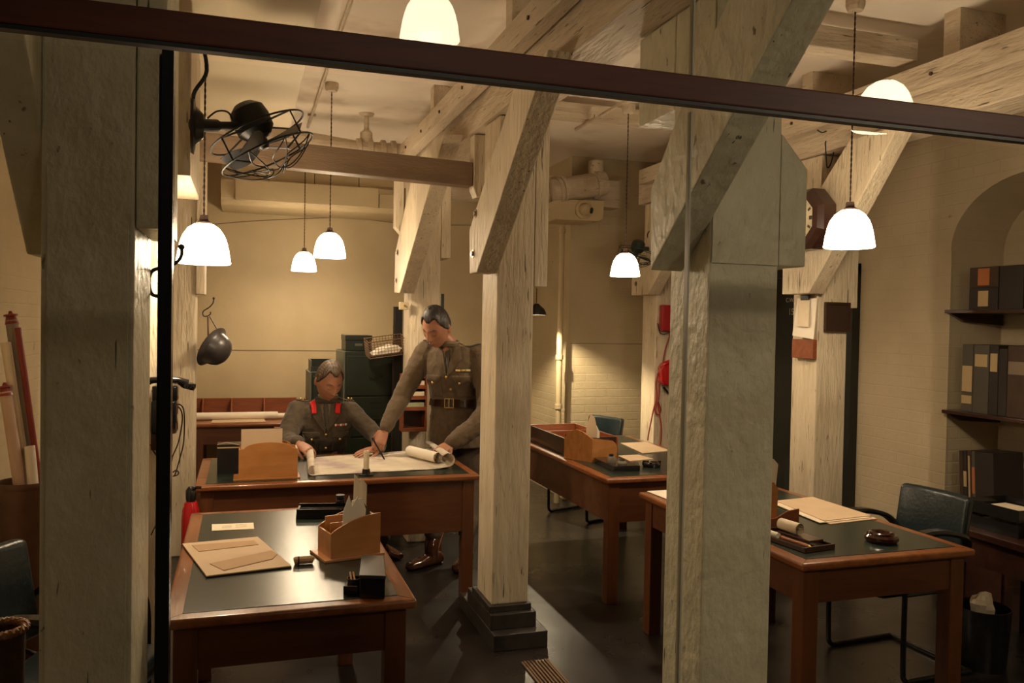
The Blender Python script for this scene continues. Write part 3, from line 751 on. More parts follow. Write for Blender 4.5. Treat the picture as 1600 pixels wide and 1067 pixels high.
def quad_sheet(name, pts, material, parent, th=.0015, o=Vector((0,0,0))):
    return MB().sheet([[pts[0]-o, pts[1]-o],[pts[3]-o, pts[2]-o]], th).build(name, material, parent)
XP = 3.352
o = at(1258,470,X=XP)
t = thing('clipboard', o, 'sheaf of cream papers hanging from a clip on the right post below the clock', 'clipboard')
quad_sheet('paper', [at(1246,466,X=XP-.012), at(1277,466,X=XP-.012), at(1271,530,X=XP-.05), at(1238,524,X=XP-.05)], PAPERW, t, o=o)
quad_sheet('paper', [at(1249,466,X=XP-.020), at(1265,468,X=XP-.020), at(1263,511,X=XP-.055), at(1246,510,X=XP-.055)], PAPER, t, o=o)
a = at(1259,464,X=XP-.02)-o
MB().box(-.012,.004,-.035,.035,-.02,.012,M=Matrix.Translation(a),bev=.003).build('clip', BLACK, t)
a0 = at(1243,560,X=XP)-o; a1 = at(1277,526,X=XP)-o
o2 = at(1260,543,X=XP); t = thing('wall_pocket', o2, 'plain brown board fixed to the post under the hanging papers', 'board')
MB().box(-.03,0,a1.y,a0.y,at(1260,560,X=XP).z-o2.z,at(1260,530,X=XP).z-o2.z,M=Matrix.Translation((0,o.y-o2.y,0)),bev=.003).build('board', WOODR, t)
YF = 4.245
a = at(1287,517,Y=YF); b = at(1326,473,Y=YF)
t = thing('framed_notice', ((a.x+b.x)/2, YF, (a.z+b.z)/2), 'small square dark brown frame on the right post', 'frame')
w = (b.x-a.x)/2; hh = (b.z-a.z)/2
for (x0,x1,z0,z1) in ((-w,w,hh-.014,hh),(-w,w,-hh,-hh+.014),(-w,-w+.014,-hh+.014,hh-.014),(w-.014,w,-hh+.014,hh-.014)):
    MB().box(x0,x1,-.02,0,z0,z1).build('frame_rail', WOODD, t)
MB().box(-w+.012,w-.012,-.008,.0,-hh+.012,hh-.012).build('backing', mat('dark_brown_print',(.035,.018,.012),.35), t)
# coiled wire high on the right post
t = thing('wire_coil', at(1292,240,Y=4.2), 'loop of thin black wire hanging high on the right post', 'wire'); o = t.location.copy()
MB().tube(spline([rp(px,py,4.2) for px,py in ((1277,203),(1285,207),(1298,203),(1310,209),(1322,211),(1332,212))],5), .004, 6).build('staple_wire', BLACKM, t)
MB().tube(spline([rp(px,py,4.2) for px,py in ((1290,230),(1290,222),(1297,218),(1304,224),(1302,240),(1298,256),(1293,262),(1291,250),(1290,230))],5), .004, 6).build('loop', BLACKM, t)

# switch box, black board pieces by the far middle post
a = at(631,478,Y=6.10)
t = thing('switch_box', a, 'small cream electric switch box on the post behind the standing man', 'switch')
MB().box(-.035,.035,-.03,.02,-.028,.028,bev=.004).build('cover', PLASTER, t); MB().tube([(0,-.03,0),(0,-.042,.004)], .007, 8).build('toggle', BRASS, t)
a = at(624,512,Y=6.62)
t = thing('notice_board', (a.x, 6.66, 0), 'narrow black upright board behind the wire basket', 'board')
MB().box(-.035,.03,-.02,.0,0,at(624,479,Y=6.62).z,bev=.004).build('board', BLACKM, t)
MB().box(-.045,-.036,-.01,.0,0,at(624,479,Y=6.62).z).build('edge_strip', WOODD, t)
a = at(690,470,Y=6.5)
t = thing('measuring_rod', (a.x, 6.47, 0), 'thin black rod rising behind the head of the standing man', 'rod')
MB().box(-.012,.012,-.012,.012,0,at(690,459,Y=6.47).z,bev=.003).build('rod', BLACKM, t)

# ---------------------------------------------------------------- alcove shelves with files
def shelf(z, label, y0=AY0+.0, y1=AY1-.0):
    t = thing('alcove_shelf', (XR+.2, (y0+y1)/2, z-.02), label, 'shelf')
    MB().box(-.26, .21, (y0-y1)/2+.004, (y1-y0)/2-.004, 0, .022, bev=.003).build('board', WOODD, t)
    for s in (-1, 1): MB().prism([(-.24,-.0),(.20,-.0),(.20,-.07),(-.12,-.05)], 'y', s*(y1-y0)/2-(.03 if s>0 else -.004), s*(y1-y0)/2+(-.004 if s>0 else .03)).build('bracket', WOODD, t)
    return t
shelf(1.80, 'upper dark wooden shelf in the arched alcove'); shelf(1.165, 'lower dark wooden shelf in the arched alcove')
FILES = {'a': mat('black_file_cloth',(.03,.022,.018),.6,col2=(.022,.016,.014),scale=12), 'b': mat('dark_brown_file_cloth',(.06,.032,.018),.6,col2=(.04,.022,.014),scale=12), 'c': mat('grey_file_cloth',(.075,.065,.05),.6)}
ORL = mat('orange_brown_label',(.42,.14,.045),.7); CRL = mat('faded_cream_label',(.46,.33,.17),.7)
def bookfile(y, w, z, h, key, lab, label, grp, x=XR+.0, depth=.3, name='box_file', tilt=0, cat='file'):
    t = thing(name, (x, y, z), label, cat, grp); t.rotation_euler[0] = tilt
    MB().box(0, depth, -w/2, w/2, 0, h, bev=.003).build('cover', FILES[key], t)
    for (z0, z1, m, ww) in lab: MB().box(-.0015, .0, -w/2*ww, w/2*ww, h*z0, h*z1).build('spine_label', m, t)
    return t
g1 = 'files on the upper alcove shelf'; g2 = 'files on the lower alcove shelf'; g3 = 'books leaning on the low cupboard'
def ya(px, X=XR+.0): return at(px, 500, X=X).y
bookfile((ya(1512)+ya(1559))/2-.0, ya(1512)-ya(1559)-.01, 1.802, .135, 'a', [(.15,.85,CRL,.35)], 'lower black file box with cream label at the left of the upper shelf', g1)
bookfile((ya(1512)+ya(1559))/2-.0, ya(1512)-ya(1559)-.01, 1.938, .125, 'b', [(.1,.92,ORL,.40)], 'black file box with orange label stacked on another on the upper shelf', g1)
bookfile(ya(1578), .16, 1.802, .26, 'a', [], 'plain black upright file beside the stacked boxes on the upper shelf', g1)
bookfile(ya(1578)-.18, .16, 1.802, .25, 'b', [], 'second plain dark file on the upper shelf at the picture edge', g1)
px = 1505
for w, key, lab, lb in ((.085,'c',[(.3,.68,CRL,.9),(.12,.24,CRL,.9)],'grey box file with long cream spine label, leftmost on the lower shelf'),
                    (.115,'c',[(.68,.86,CRL,.8)],'wide grey box file with a small square cream label'),
                    (.065,'a',[(.62,.88,CRL,.8)],'narrow black file with a small upright label on the lower shelf'),
                    (.06,'a',[],'narrow plain black file in the middle of the lower shelf'),
                    (.13,'b',[(.6,.78,mat('dim_grey_label',(.2,.15,.1),.7),.9)],'wide brown file with a dim grey band near its top'),
                    (.10,'a',[],'black file on the lower shelf at the picture edge')):
    if px == 1505: y = ya(1505)
    bookfile(y-w/2, w-.004, 1.167, .42 if w != .06 else .40, key, lab, lb, g2); y -= w; px += 1
t = thing('low_cupboard', (XR+.14, 3.62, 0), 'low dark cupboard under the alcove shelves', 'cupboard')
MB().box(-.24,.27,-.53,.53,0,.60,bev=.006).build('body', WOODD, t)
for s in (-1,1):
    d = MB().box(-.256,-.241,s*.265-.25,s*.265+.25,.06,.56,bev=.003).build('door', WOODD, t)
    MB().sphere((-.27,s*.05,.32), .014, n=10).build('knob', BRASS, d, smooth=True)
y = ya(1508, XR)-.0
for w, key, h, lab, lb in ((.030,'b',.315,[],'thin brown leaning book, leftmost on the low cupboard'),(.028,'a',.32,[(.3,.6,CRL,.9)],'thin black leaning book with a cream band'),(.032,'b',.325,[(.1,.9,CRL,.4)],'brown leaning book with a narrow cream strip down its spine'),
                       (.028,'c',.325,[(.2,.7,ORL,.8)],'thin grey leaning book with an orange spine label'),(.13,'a',.33,[],'thick black leaning ledger right of the thin books')):
    bookfile(y-w/2, w-.003, .602, h, key, lab, lb, g3, name='book', depth=.24, tilt=-.06, cat='book'); y -= w+.001
# ================================================================ things on the desks
T = .7605
def hull_box(b, base, h, z0=T, M=None):
    """base: four (x, y) corners; a prism of height h"""
    return b.prism([(p[0], p[1]) for p in base], 'z', z0, z0+h)
def dpt(px, py, z=T): return at(px, py, Z=z)
def frame_from(p_fl, p_fr):
    """origin and rotation of a thing whose front edge runs from p_fl to p_fr"""
    d = (p_fr-p_fl); return Vector((p_fl.x, p_fl.y, p_fl.z)), math.atan2(d.y, d.x), d.length
def flat(name, label, cat, pts, th, material, z=T, grp=None, **k):
    P = [dpt(*p, z) for p in pts]; o = sum(P, Vector())/4
    t = MB().prism([((p-o).x, (p-o).y) for p in P], 'z', 0, th, bev=k.get('bev',0)).build(name, material)
    t.location = (o.x, o.y, z)
    return tag(t, label, cat, grp)
def letter_rack(label, o, rz, W, D, hl, hr, style='slope', back_h=None, wood=WOODL, base_over=.015, slots=3):
    t = thing('letter_rack', o, label, 'letter rack', rz=rz)
    th = .008
    MB().box(-base_over-.012, W+base_over, -.012, D+base_over, 0, .010, bev=.002).build('base', wood, t)
    n = 14
    def prof(h0, h1):
        if style == 'hump':
            top = [(W, h0)]+[(W-.012, h0+.004)]+[(W/2+ (W/2-.03)*math.cos(PI*i/n), h0+.006+(h1-h0)*math.sin(PI*i/n)) for i in range(n+1)]+[(.012,h0+.004),(0,h0)]
        else:
            top = [(W*(1-i/n), h0+(h1-h0)*math.cos(PI/2*i/n)**.8 if i < n else h0) for i in range(n+1)]
        return [(0,.010)]+[(W,.010)]+top
    MB().prism(prof(hl,hr), 'y', 0, th, bev=.001).build('front_panel', wood, t)
    k = 1.0 if back_h is None else back_h
    MB().prism(prof(hl*k,hr*k), 'y', D-th, D, bev=.001).build('back_panel', wood, t)
    MB().prism([(th,.010),(D-th,.010),(D-th,hl*.97*k),(th,hl*.97)], 'x', 0.0, th).build('end_panel', wood, t)
    he = hl if style == 'hump' else hr*.9
    MB().prism([(th,.010),(D-th,.010),(D-th,he),(th,he)], 'x', W-th, W).build('end_panel', wood, t)
    return t
# ------------------------- desk A (front left)
flat('paper_slip', 'narrow cream printed slip of paper at the back of the front left desk', 'paper', ((331,829.5),(397,826.5),(396,817),(331,819.5)), .0012, PAPER)
s = bpy.data.objects[-1] if False else None
t0 = [o for o in C.objects if o.name.startswith('paper_slip')][-1]
for (a, b) in (((347,822),(362,824.5)),((368,820.5),(386,823))):
    P = [dpt(a[0],a[1]), dpt(b[0],b[1])]
    for k in range(3):
        y = P[1].y+(P[0].y-P[1].y)*k/2
        MB().box(P[0].x-t0.location.x, P[1].x-t0.location.x, y-t0.location.y-.0012, y-t0.location.y+.0012, .0012, .0016).build('printed_line', INK, t0)
bd = thing('writing_board', dpt(365,868), 'buff card folder lying flat under two brown envelopes, front left desk', 'folder'); o = bd.location.copy()
P = [dpt(322,902.5)-o, dpt(456,886.5)-o, dpt(402.5,840.5)-o, dpt(284.4,852)-o]
MB().prism([(p.x,p.y) for p in P],'z',0,.004,bev=.001).build('lower_sheet', MATS['brown_leather'], bd)
P = [dpt(322.5,901,T+.005)-o, dpt(455.5,885,T+.005)-o, dpt(402.5,839.5,T+.005)-o, dpt(284.6,850.5,T+.005)-o]
MB().prism([(p.x,p.y) for p in P],'z',.0042,.0085,bev=.001).build('upper_sheet', CARD, bd)
flat('envelope', 'long brown envelope at the back of the buff folder', 'envelope', ((310.6,862),(404,851),(397,844.5),(300,852)), .0015, MANILA, z=T+.009)
P4 = ((350,891.5),(401,879.5),(426,873.5),(433,866),(424,860.5),(327.5,881))
P = [dpt(*p, T+.009) for p in P4]; o = sum(P, Vector())/6
t = MB().prism([((p-o).x,(p-o).y) for p in P],'z',0,.002).build('envelope', MANILA, loc=o); tag(t, 'creased brown envelope at the front of the buff folder', 'envelope')
# string-tied bundle
a = dpt(459,882); b = dpt(490,880)
t = thing('paper_bundle', a.lerp(b,.5), 'small brown rolled packet tied with string beside the buff folder', 'packet', rz=math.atan2((b-a).y,(b-a).x)); L_ = (b-a).length/2
MB().tube([(-L_,0,.013),(-L_*.9,0,.014),(L_*.9,0,.015),(L_,0,.013)], [.010,.014,.014,.011], 10).build('roll', MANILA, t, smooth=True)
MB().tube([(-L_*.6,0,.014),(-L_*.45,0,.014)], .0155, 10).build('string', BRCORD, t)
# pen tray / inkstand at the back edge
a = dpt(463,811.5); b = dpt(528,810.5)
t = thing('pen_tray', a, 'long black pen tray with glass edged grooves, back of the front left desk', 'pen tray', rz=math.atan2((b-a).y,(b-a).x)); Wt = .235
for x0,x1,y0,y1,z1 in ((0,Wt,0,.012,.045),(0,Wt,.10,.112,.050),(0,.012,.012,.10,.045),(Wt-.012,Wt,.012,.10,.045),(.012,Wt-.012,.05,.056,.042)):
    MB().box(x0,x1,y0,y1,.003,z1,bev=.002).build('rim', BAKE, t)
MB().box(-.002,Wt+.002,-.002,.114,0,.02,bev=.002).build('base', BAKE, t)
MB().tube([(.03,.03,.026),(.16,.032,.026)], .004, 8).build('pen', STEEL, t, smooth=True)
t = thing('ink_bottle', Vector(t.location)+Vector((.205,.085,.045)), 'small black capped ink bottle standing in the pen tray', 'bottle')
MB().lathe([(0,-.02),(.022,-.02),(.024,0),(.022,.02),(.014,.026),(0,.026)], 20).build('glass', BAKE, t, smooth=True)
MB().lathe([(0,.026),(.021,.026),(.021,.040),(0,.041)], 20).build('cap', BLACKM, t, smooth=True)
# letter rack with letters
o, rz, W = frame_from(dpt(517,878), dpt(594,867))
lr = letter_rack('light oak letter rack full of letters on the front left desk', o, rz, W, .15, .105, .165)
MB().box(.012,W-.012,.045,.050,.01,.135).build('divider', WOODL, lr)
MB().box(.012,W-.012,.10,.105,.01,.15).build('divider', WOODL, lr)
Rz = Matrix.Rotation(rz,4,'Z')
def in_rack(rack, name, label, cat, x, y, w, h, material, lean=0, side=0, th=.002, z=.016, pts=None, tw=0):
    t = MB()
    if pts: t.prism(pts, 'y', -th/2, th/2)
    else: t.box(-w/2, w/2, -th/2, th/2, 0, h)
    t = t.build(name, material)
    t.location = rack.location + Matrix.Rotation(rack.rotation_euler.z,3,'Z') @ Vector((x, y, z)); t.rotation_euler = (0, 0 if pts else side*.4, rack.rotation_euler.z+tw)
    return tag(t, label, cat)
in_rack(lr,'envelope','white opened envelope with a pointed top standing in the light oak rack','envelope',W*.42,.028,.05,.17,PAPERW,pts=[(-.03,0),(.045,0),(.05,.15),(.03,.215),(.008,.18),(-.004,.222),(-.028,.16)],lean=-.12,side=.10)
in_rack(lr,'envelope','white folded letter just behind the pointed envelope in the rack','envelope',W*.50,.036,.05,.17,PAPERW,pts=[(-.03,0),(.04,0),(.052,.16),(.036,.205),(-.005,.20)],lean=-.10,side=.14)
in_rack(lr,'greeting_card','dark folded card with a white edge in the oak rack','card',W*.60,.062,.05,.15,INK,pts=[(-.01,0),(.05,0),(.06,.145),(.03,.185),(-.012,.15)],lean=-.05,side=-.05)
in_rack(lr,'postcard','buff card leaning behind the oak rack front panel, left','card',W*.25,.058,.012,.125,CARD,pts=[(-.02,0),(.04,0),(.045,.13),(.03,.13)],side=.2)
in_rack(lr,'envelope','tall cream envelope standing highest at the right of the rack','envelope',W-.052,.118,.05,.26,PAPER,pts=[(-.018,0),(.012,0),(.014,.245),(-.002,.275),(-.012,.285)],lean=-.04,side=.06)
in_rack(lr,'envelope','second tall cream envelope, right of the tallest one in the rack','envelope',W-.028,.124,.05,.24,PAPER,pts=[(-.012,0),(.014,0),(.020,.235),(.006,.255),(-.008,.265)],lean=-.04,side=.05)
# black box and pencil holder
z1 = T+.075
P = [dpt(561,900,z1), dpt(603,901,z1), dpt(600,869,z1), dpt(565,868,z1)]; o = Vector((P[0].x, P[0].y, T))
t = thing('ink_box', o, 'square black lidded box near the front edge of the front left desk', 'box')
MB().prism([((p-P[0]).x*1.0, (p-P[0]).y) for p in P],'z',.066,.078,bev=.002).build('lid', mat('scuffed_black_lid',(.055,.045,.042),.3,col2=(.035,.03,.028),scale=14), t)
c = sum(P, Vector())/4
MB().prism([((c+(p-c)*.94-P[0]).x, (c+(p-c)*.94-P[0]).y) for p in P],'z',0,.066,bev=.002).build('body', BAKE, t)
a = dpt(536,929); b = dpt(559,929.5)
t = thing('pencil_tray', a, 'low black tray with a round cup holding two pencils beside the black box', 'pencil tray', rz=math.atan2((b-a).y,(b-a).x)); 
MB().box(0,.047,0,.125,0,.028,bev=.003).build('base', BAKE, t)
MB().lathe([(.0,.0),(.022,.0),(.024,.014),(.021,.014),(.019,.004),(.0,.004)], 28, M=RT((.026,.05,.028))).build('round_dish', mat('dark_glass_dish',(.05,.035,.03),.12), t, smooth=True)
for k, x in enumerate((.020,.031)):
    q = t.location+Matrix.Rotation(t.rotation_euler.z,3,'Z')@Vector((x,.038,.036))
    p_ = thing('pencil', q, ('short yellow pencil on the left in the round dish','short yellow pencil on the right in the round dish')[k], 'pencil', rz=.02)
    MB().tube([(0,0,0),(.002,.052,.012)], .0034, 6).build('shaft', mat('yellow_pencil_paint',(.42,.20,.05),.5), p_)
    MB().tube([(-.0003,-.008,-.002),(0,0,0)], [.0008,.0034], 6).build('tip', INK, p_)
# ------------------------- desk B (map)
o, rz, W = frame_from(dpt(372.5,751), dpt(465,748))
lb = letter_rack('wide light oak letter rack with humped panels, left on the map desk', o, 0, W, .14, .17, .205, style='hump')
in_rack(lb,'file_card','large plain buff card standing in the humped oak rack','card',.125,.072,.225,.262,CARD,th=.004)
a = dpt(339,741); 
t = thing('box_file', a, 'black lidded box file beside the humped oak rack', 'box file')
MB().box(0,.17,0,.11,0,.155,bev=.002).build('body', BLACK, t)
MB().box(.0,.17,.0,.11,.157,.172,bev=.002,M=RT((0,.11,.157))@Matrix.Rotation(.0,4,'X')@RT((0,-.11,-.157))).build('lid', BLACK, t)
MB().box(.0,.172,-.0015,.0,.150,.157).build('pale_edge', CRL, t); MB().tube([(.0,-.001,.172),(.05,-.001,.185),(.12,-.001,.168),(.17,-.001,.158)], .002, 5).build('cord', CRL, t)
# map: rolled sheet
MAPM = mat('map_paper', (.62,.54,.42), .75, col2=(.50,.42,.33), scale=5, detail=8, stain=((.36,.26,.28),6,.52,.8))
def map_sheet():
    fl, fr = dpt(489,743.5), dpt(668,734); bl, br = dpt(486,715), dpt(655,703.5)
    N_, K = 34, 14; grid = []
    for j in range(K+1):
        v = j/K; row = []
        L0 = fl.lerp(bl, v); R_ = fr.lerp(br, v)
        # left curl
        r = .030
        for i in range(9):
            a = PI*1.15*(1-i/8)
            row.append(L0+Vector((-r*math.sin(a)-.0, 0, r-r*math.cos(a)+.001)))
        for i in range(1, 18):
            p = L0.lerp(R_, i/18); p = p.copy(); p.z = T+.002+.003*max(0,math.sin(i*.9+v*5))*.6; row.append(p)
        # right part: corner lifts into a curl
        r = .042*(1-.35*v)
        ext = .13*(1-v*.5)
        for i in range(0, 4):
            row.append(R_+Vector((ext*i/3, .0, .002+.012*(i/3)**2)))
        E = R_+Vector((ext, 0, .014))
        for i in range(1, 13):
            a = PI*1.30*i/12
            row.append(E+Vector((r*math.sin(a), 0, r-r*math.cos(a))))
        grid.append(row)
    return MB().sheet(grid, .0007).build('map_sheet', MAPM, smooth=True, autosmooth=0)
mp_ = map_sheet(); tag(mp_, 'large unrolled map curling up at both ends on the wide desk', 'map')
# rolled map inside the right curl
a = at(642,700,Y=5.42); b = at(683,712,Y=5.15)
a = Vector((a.x,a.y,T+.062)); b = Vector((b.x,b.y,T+.040))
o = a.lerp(b,.5); t = thing('rolled_map', o, 'cream paper roll lying behind the curled right end of the map', 'paper roll')
A_ = at(640,704,Y=5.45)-o; B_ = at(684,715,Y=5.10)-o
bb = MB(); bb.tube([A_,B_], .033, 20, cap=False); bb.tube([A_,B_], .027, 20, cap=False)
bb.build('outer_turn', PAPERW, t, smooth=True)
bb = MB(); bb.tube([A_+Vector((0,0,.002)),B_+Vector((0,0,.002))], .018, 14, cap=False); bb.build('inner_turn', PAPER, t, smooth=True)
# candle
q = dpt(572,742)
t = thing('candlestick', q, 'stub of cream candle in a black holder on the map desk', 'candle')
MB().lathe([(0,0),(.045,0),(.046,.006),(.026,.010),(.022,.035),(.020,.036),(.0,.036)], 24).build('holder', BLACK, t, smooth=True)
MB().lathe([(0,.034),(.0165,.034),(.0165,.135),(.015,.142),(.008,.139),(0,.137)], 18).build('candle', CANDLE, t, smooth=True)
MB().tube([(0,0,.137),(.001,0,.149)], .0012, 5).build('wick', INK, t)
# ------------------------- desk C
X0 = 2.125
ya_, yb_ = 5.33, 6.12
zt_ = .875
t = thing('desk_tray', (X0, ya_, T), 'large dark wooden tray holding papers on the middle right desk', 'tray'); 
for (x0,x1,y0,y1,m) in ((0,.014,0,yb_-ya_,WOODD),(.40,.414,0,yb_-ya_,WOODR),(.014,.40,0,.014,WOODD),(.014,.40,yb_-ya_-.014,yb_-ya_,WOODR),(.014,.40,.38,.392,WOODR)):  # lit inner sides coloured redder, near sides dark: light put into the wood colour
    MB().box(x0,x1,y0,y1,.002,.115,bev=.002).build('side', m, t)
MB().box(0.002,.412,0.002,yb_-ya_-.002,0,.01).build('base', WOODR, t)
q = MB().box(-.17,.17,-.13,.13,0,.045).build('paper_stack', PAPERW, loc=(X0+.205, ya_+.20+.36, T+.011)); tag(q, 'stack of white papers inside the dark wooden tray', 'papers')
# rack C: near corner at px(926,722)
pc = dpt(926.5,722.5); pr_ = dpt(964,716); pl = dpt(904,711)
o, rz, W = frame_from(pc, pr_)
t = thing('letter_rack', pc, 'light oak letter rack with a tall rounded end on the middle right desk', 'letter rack', rz=rz); 
Dd = min((pl-pc).length*.8, ya_-pc.y-.01)
MB().prism([(.0,0),(Dd,0),(Dd,.13),(Dd*.85,.185),(Dd*.6,.205),(Dd*.35,.195),(.0,.155)],'x',-.010,0,bev=.001).build('end_panel', WOODL, t)
MB().prism([(.001,0),(W,0),(W,.075),(W*.93,.105),(W*.8,.125),(.001,.158)],'y',0,.008,bev=.001).build('front_panel', WOODL, t)
MB().prism([(.001,0),(W+.02,0),(W+.02,.11),(W,.125),(.001,.16)],'y',.07,.078,bev=.001).build('divider', WOODD, t)
MB().prism([(.001,0),(W+.02,0),(W+.02,.11),(W,.125),(.001,.16)],'y',Dd-.01,Dd,bev=.001).build('back_panel', WOODD, t)
MB().box(-.012,W+.02,0,Dd,0,.008).build('base', WOODL, t)
lc = t
in_rack(lc,'postcard','buff card leaning high out of the middle right letter rack','card',W*.35,.10,.05,.25,CARD,pts=[(-.05,0),(.06,0),(.075,.17),(.045,.26),(.0,.29),(-.045,.20)],lean=-.08)
in_rack(lc,'envelope','narrow white paper standing behind the leaning buff card','envelope',W*.75,.13,.05,.2,PAPERW,pts=[(-.03,0),(.03,0),(.035,.15),(.0,.20)],lean=-.08)
P = [dpt(959,737.5), dpt(1000,736), dpt(972,720), dpt(928,723)]; o = P[0].copy()
t = thing('ink_stand', o, 'black slab inkstand with two glass wells on the middle right desk', 'inkstand')
MB().prism([((p-o).x,(p-o).y) for p in P],'z',0,.035,bev=.004).build('slab', BAKE, t)
GLASSY = mat('grey_glass_well',(.16,.14,.11),.08,coat=.5)
for px,py,hh in ((955,722,.045),(972,726,.03)):
    q = dpt(px,py,T+.035)-o
    w_ = MB().lathe([(0,.035),(.028,.035),(.031,.035+hh*.4),(.022,.035+hh*.85),(.0,.035+hh*.85)], 20, M=RT((q.x,q.y,0))).build('ink_well', GLASSY, t, smooth=True)
    MB().lathe([(0,.035+hh*.85),(.016,.035+hh*.85),(.014,.035+hh*1.15),(0,.035+hh*1.2)], 16, M=RT((q.x,q.y,0))).build('cap', BLACK, w_, smooth=True)
P = [dpt(984,721.5,T+.0365), dpt(1021,718,T+.0365), dpt(997,711.5,T+.0365), dpt(966,713,T+.0365)]; o = P[0]
t = MB().prism([((p-o).x,(p-o).y) for p in P],'z',0,.006).build('notepad', CARD, loc=o); tag(t, 'buff notepad lying across the black inkstand', 'notepad')
q = dpt(1018,729)
t = thing('ashtray', q, 'black glass ashtray at the corner of the middle right desk', 'ashtray')
MB().lathe([(0,0),(.055,0),(.062,.02),(.058,.03),(.048,.03),(.04,.012),(0,.010)], 28).build('bowl', BAKE, t, smooth=True)
for k in range(3):
    a = k*2*PI/3+.5; MB().box(-.008,.008,.05,.064,.026,.038,bev=.002,M=Matrix.Rotation(a,4,'Z')).build('rest', BAKE, t)
flat('blotter', 'large buff blotting pad on the middle right desk', 'blotter', ((1004,709),(1047,705),(1010,691.5),(970,693)), .006, CARD, bev=.001)
# ------------------------- desk D
flat('paper_sheet', 'white paper at the far left corner of the front right desk', 'paper', ((1045,781.5),(1125,776),(1095,763),(1011,768)), .003, PAPERW)
pts4 = ((1288,814.5),(1362,806),(1270,777),(1212,783))
for k, (dx, dy, m, lb_) in enumerate(((9,5,CARD,'lowest buff sheet of the loose pile on the front right desk'),(-7,3,PAPER,'middle cream sheet of the loose pile on the front right desk'),(0,0,CARD,'topmost buff sheet of the loose pile on the front right desk'))):
    flat('paper_sheet', lb_, 'paper', tuple((a+dx+(6 if k==1 and i==1 else 0), b+dy) for i,(a,b) in enumerate(pts4)), .003, m, z=T+.0035*k)
# rack D behind the big column
pd = dpt(1204,823); pe = dpt(1241,823)
t = thing('letter_rack', dpt(1190,828), 'light oak letter rack half hidden behind the front right column', 'letter rack', rz=0)
o = t.location
W = (dpt(1243,822)-o).x; 
MB().box(0,W,-.0,.13,0,.008).build('base', WOODL, t)
MB().prism([(0,.008),(W,.008),(W,.085),(W*.7,.078),(W*.4,.05),(0,.04)],'y',0,.008).build('front_panel', WOODR, t)
MB().prism([(0,.008),(W*.6,.008),(W*.62,.17),(W*.5,.20),(0,.20)],'y',.055,.063).build('divider', WOODL, t)
MB().prism([(0,.008),(W*.66,.008),(W*.68,.22),(W*.55,.245),(0,.24)],'y',.12,.128).build('back_panel', WOODL, t)
in_rack(t,'postcard','cream card standing tall in the half hidden oak rack','card',W*.45,.09,.05,.25,PAPER,pts=[(-.04,0),(.03,0),(.055,.26),(.03,.285),(-.02,.28)])
a = dpt(1200,832); b = dpt(1258,864.5); c_ = dpt(1305,858)
d1 = (b-a).normalized(); d2 = (c_-b).normalized()
rz = math.atan2(d2.y,d2.x)
t = thing('pen_tray', b, 'long dark wooden pen tray on the front right desk', 'pen tray', rz=rz); W=(c_-b).length; Dp=.31
MB().box(0,W,0,Dp,0,.008,bev=.002).build('base', WOODD, t)
for x0,x1,y0,y1,z1 in ((0,W,0,.008,.022),(0,W,Dp-.008,Dp,.022),(0,.007,.008,Dp-.008,.020),(W-.007,W,.008,Dp-.008,.020),(W*.45,W*.45+.005,.008,Dp-.008,.018)):
    MB().box(x0,x1,y0,y1,.006,z1,bev=.002).build('rim', WOODD, t)
RT_ = Matrix.Rotation(rz,3,'Z')
def on_tray(x,y,z): return b+RT_@Vector((x,y,z))
q = on_tray(W*.62,.19,.057)
t = thing('paper_roll', q, 'short cream paper roll lying on the dark pen tray', 'paper roll', rz=rz)
MB().tube([(0,-.055,0),(0,.055,0)], .024, 18, cap=False).tube([(0,-.055,0),(0,.055,0)], .020, 18, cap=False).build('turns', PAPER, t, smooth=True)
MB().box(-.03,.05,-.14,.04,-.036,-.026,bev=.003).build('wooden_rest', WOODD, t)
MB().box(-.001,.018,-.05,.05,-.001,.001).build('inner_turn', PAPER, t)
q = on_tray(W*.17,.235,.026)
t = thing('paper_roll', q, 'thin cream paper tube at the back of the dark pen tray', 'paper roll', rz=rz)
MB().tube([(0,-.055,0),(0,.055,0)], .012, 12).build('tube', PAPERW, t, smooth=True)
q = on_tray(W*.24,.09,.020)
t = thing('pen_holder', q, 'orange brown wooden penholder in the dark tray', 'pen', rz=rz)
MB().tube([(0,-.07,0),(0,.09,0)], .0065, 10).build('shaft', mat('orange_varnished_wood',(.40,.14,.04),.35), t, smooth=True)
MB().tube([(0,-.085,-.002),(0,-.07,0)], [.002,.006], 8).build('ferrule', BRASS, t, smooth=True)
q = dpt(1377,846)
t = thing('ashtray', q, 'round dark brown glass ashtray on the front right desk', 'ashtray')
BG = mat('brown_glass',(.035,.010,.006),.12,coat=.6)
MB().lathe([(0,0),(.060,0),(.069,.012),(.068,.024),(.060,.032),(.052,.033),(.050,.040),(.044,.043),(.036,.040),(.030,.03),(0,.028)], 36).build('bowl', BG, t, smooth=True)
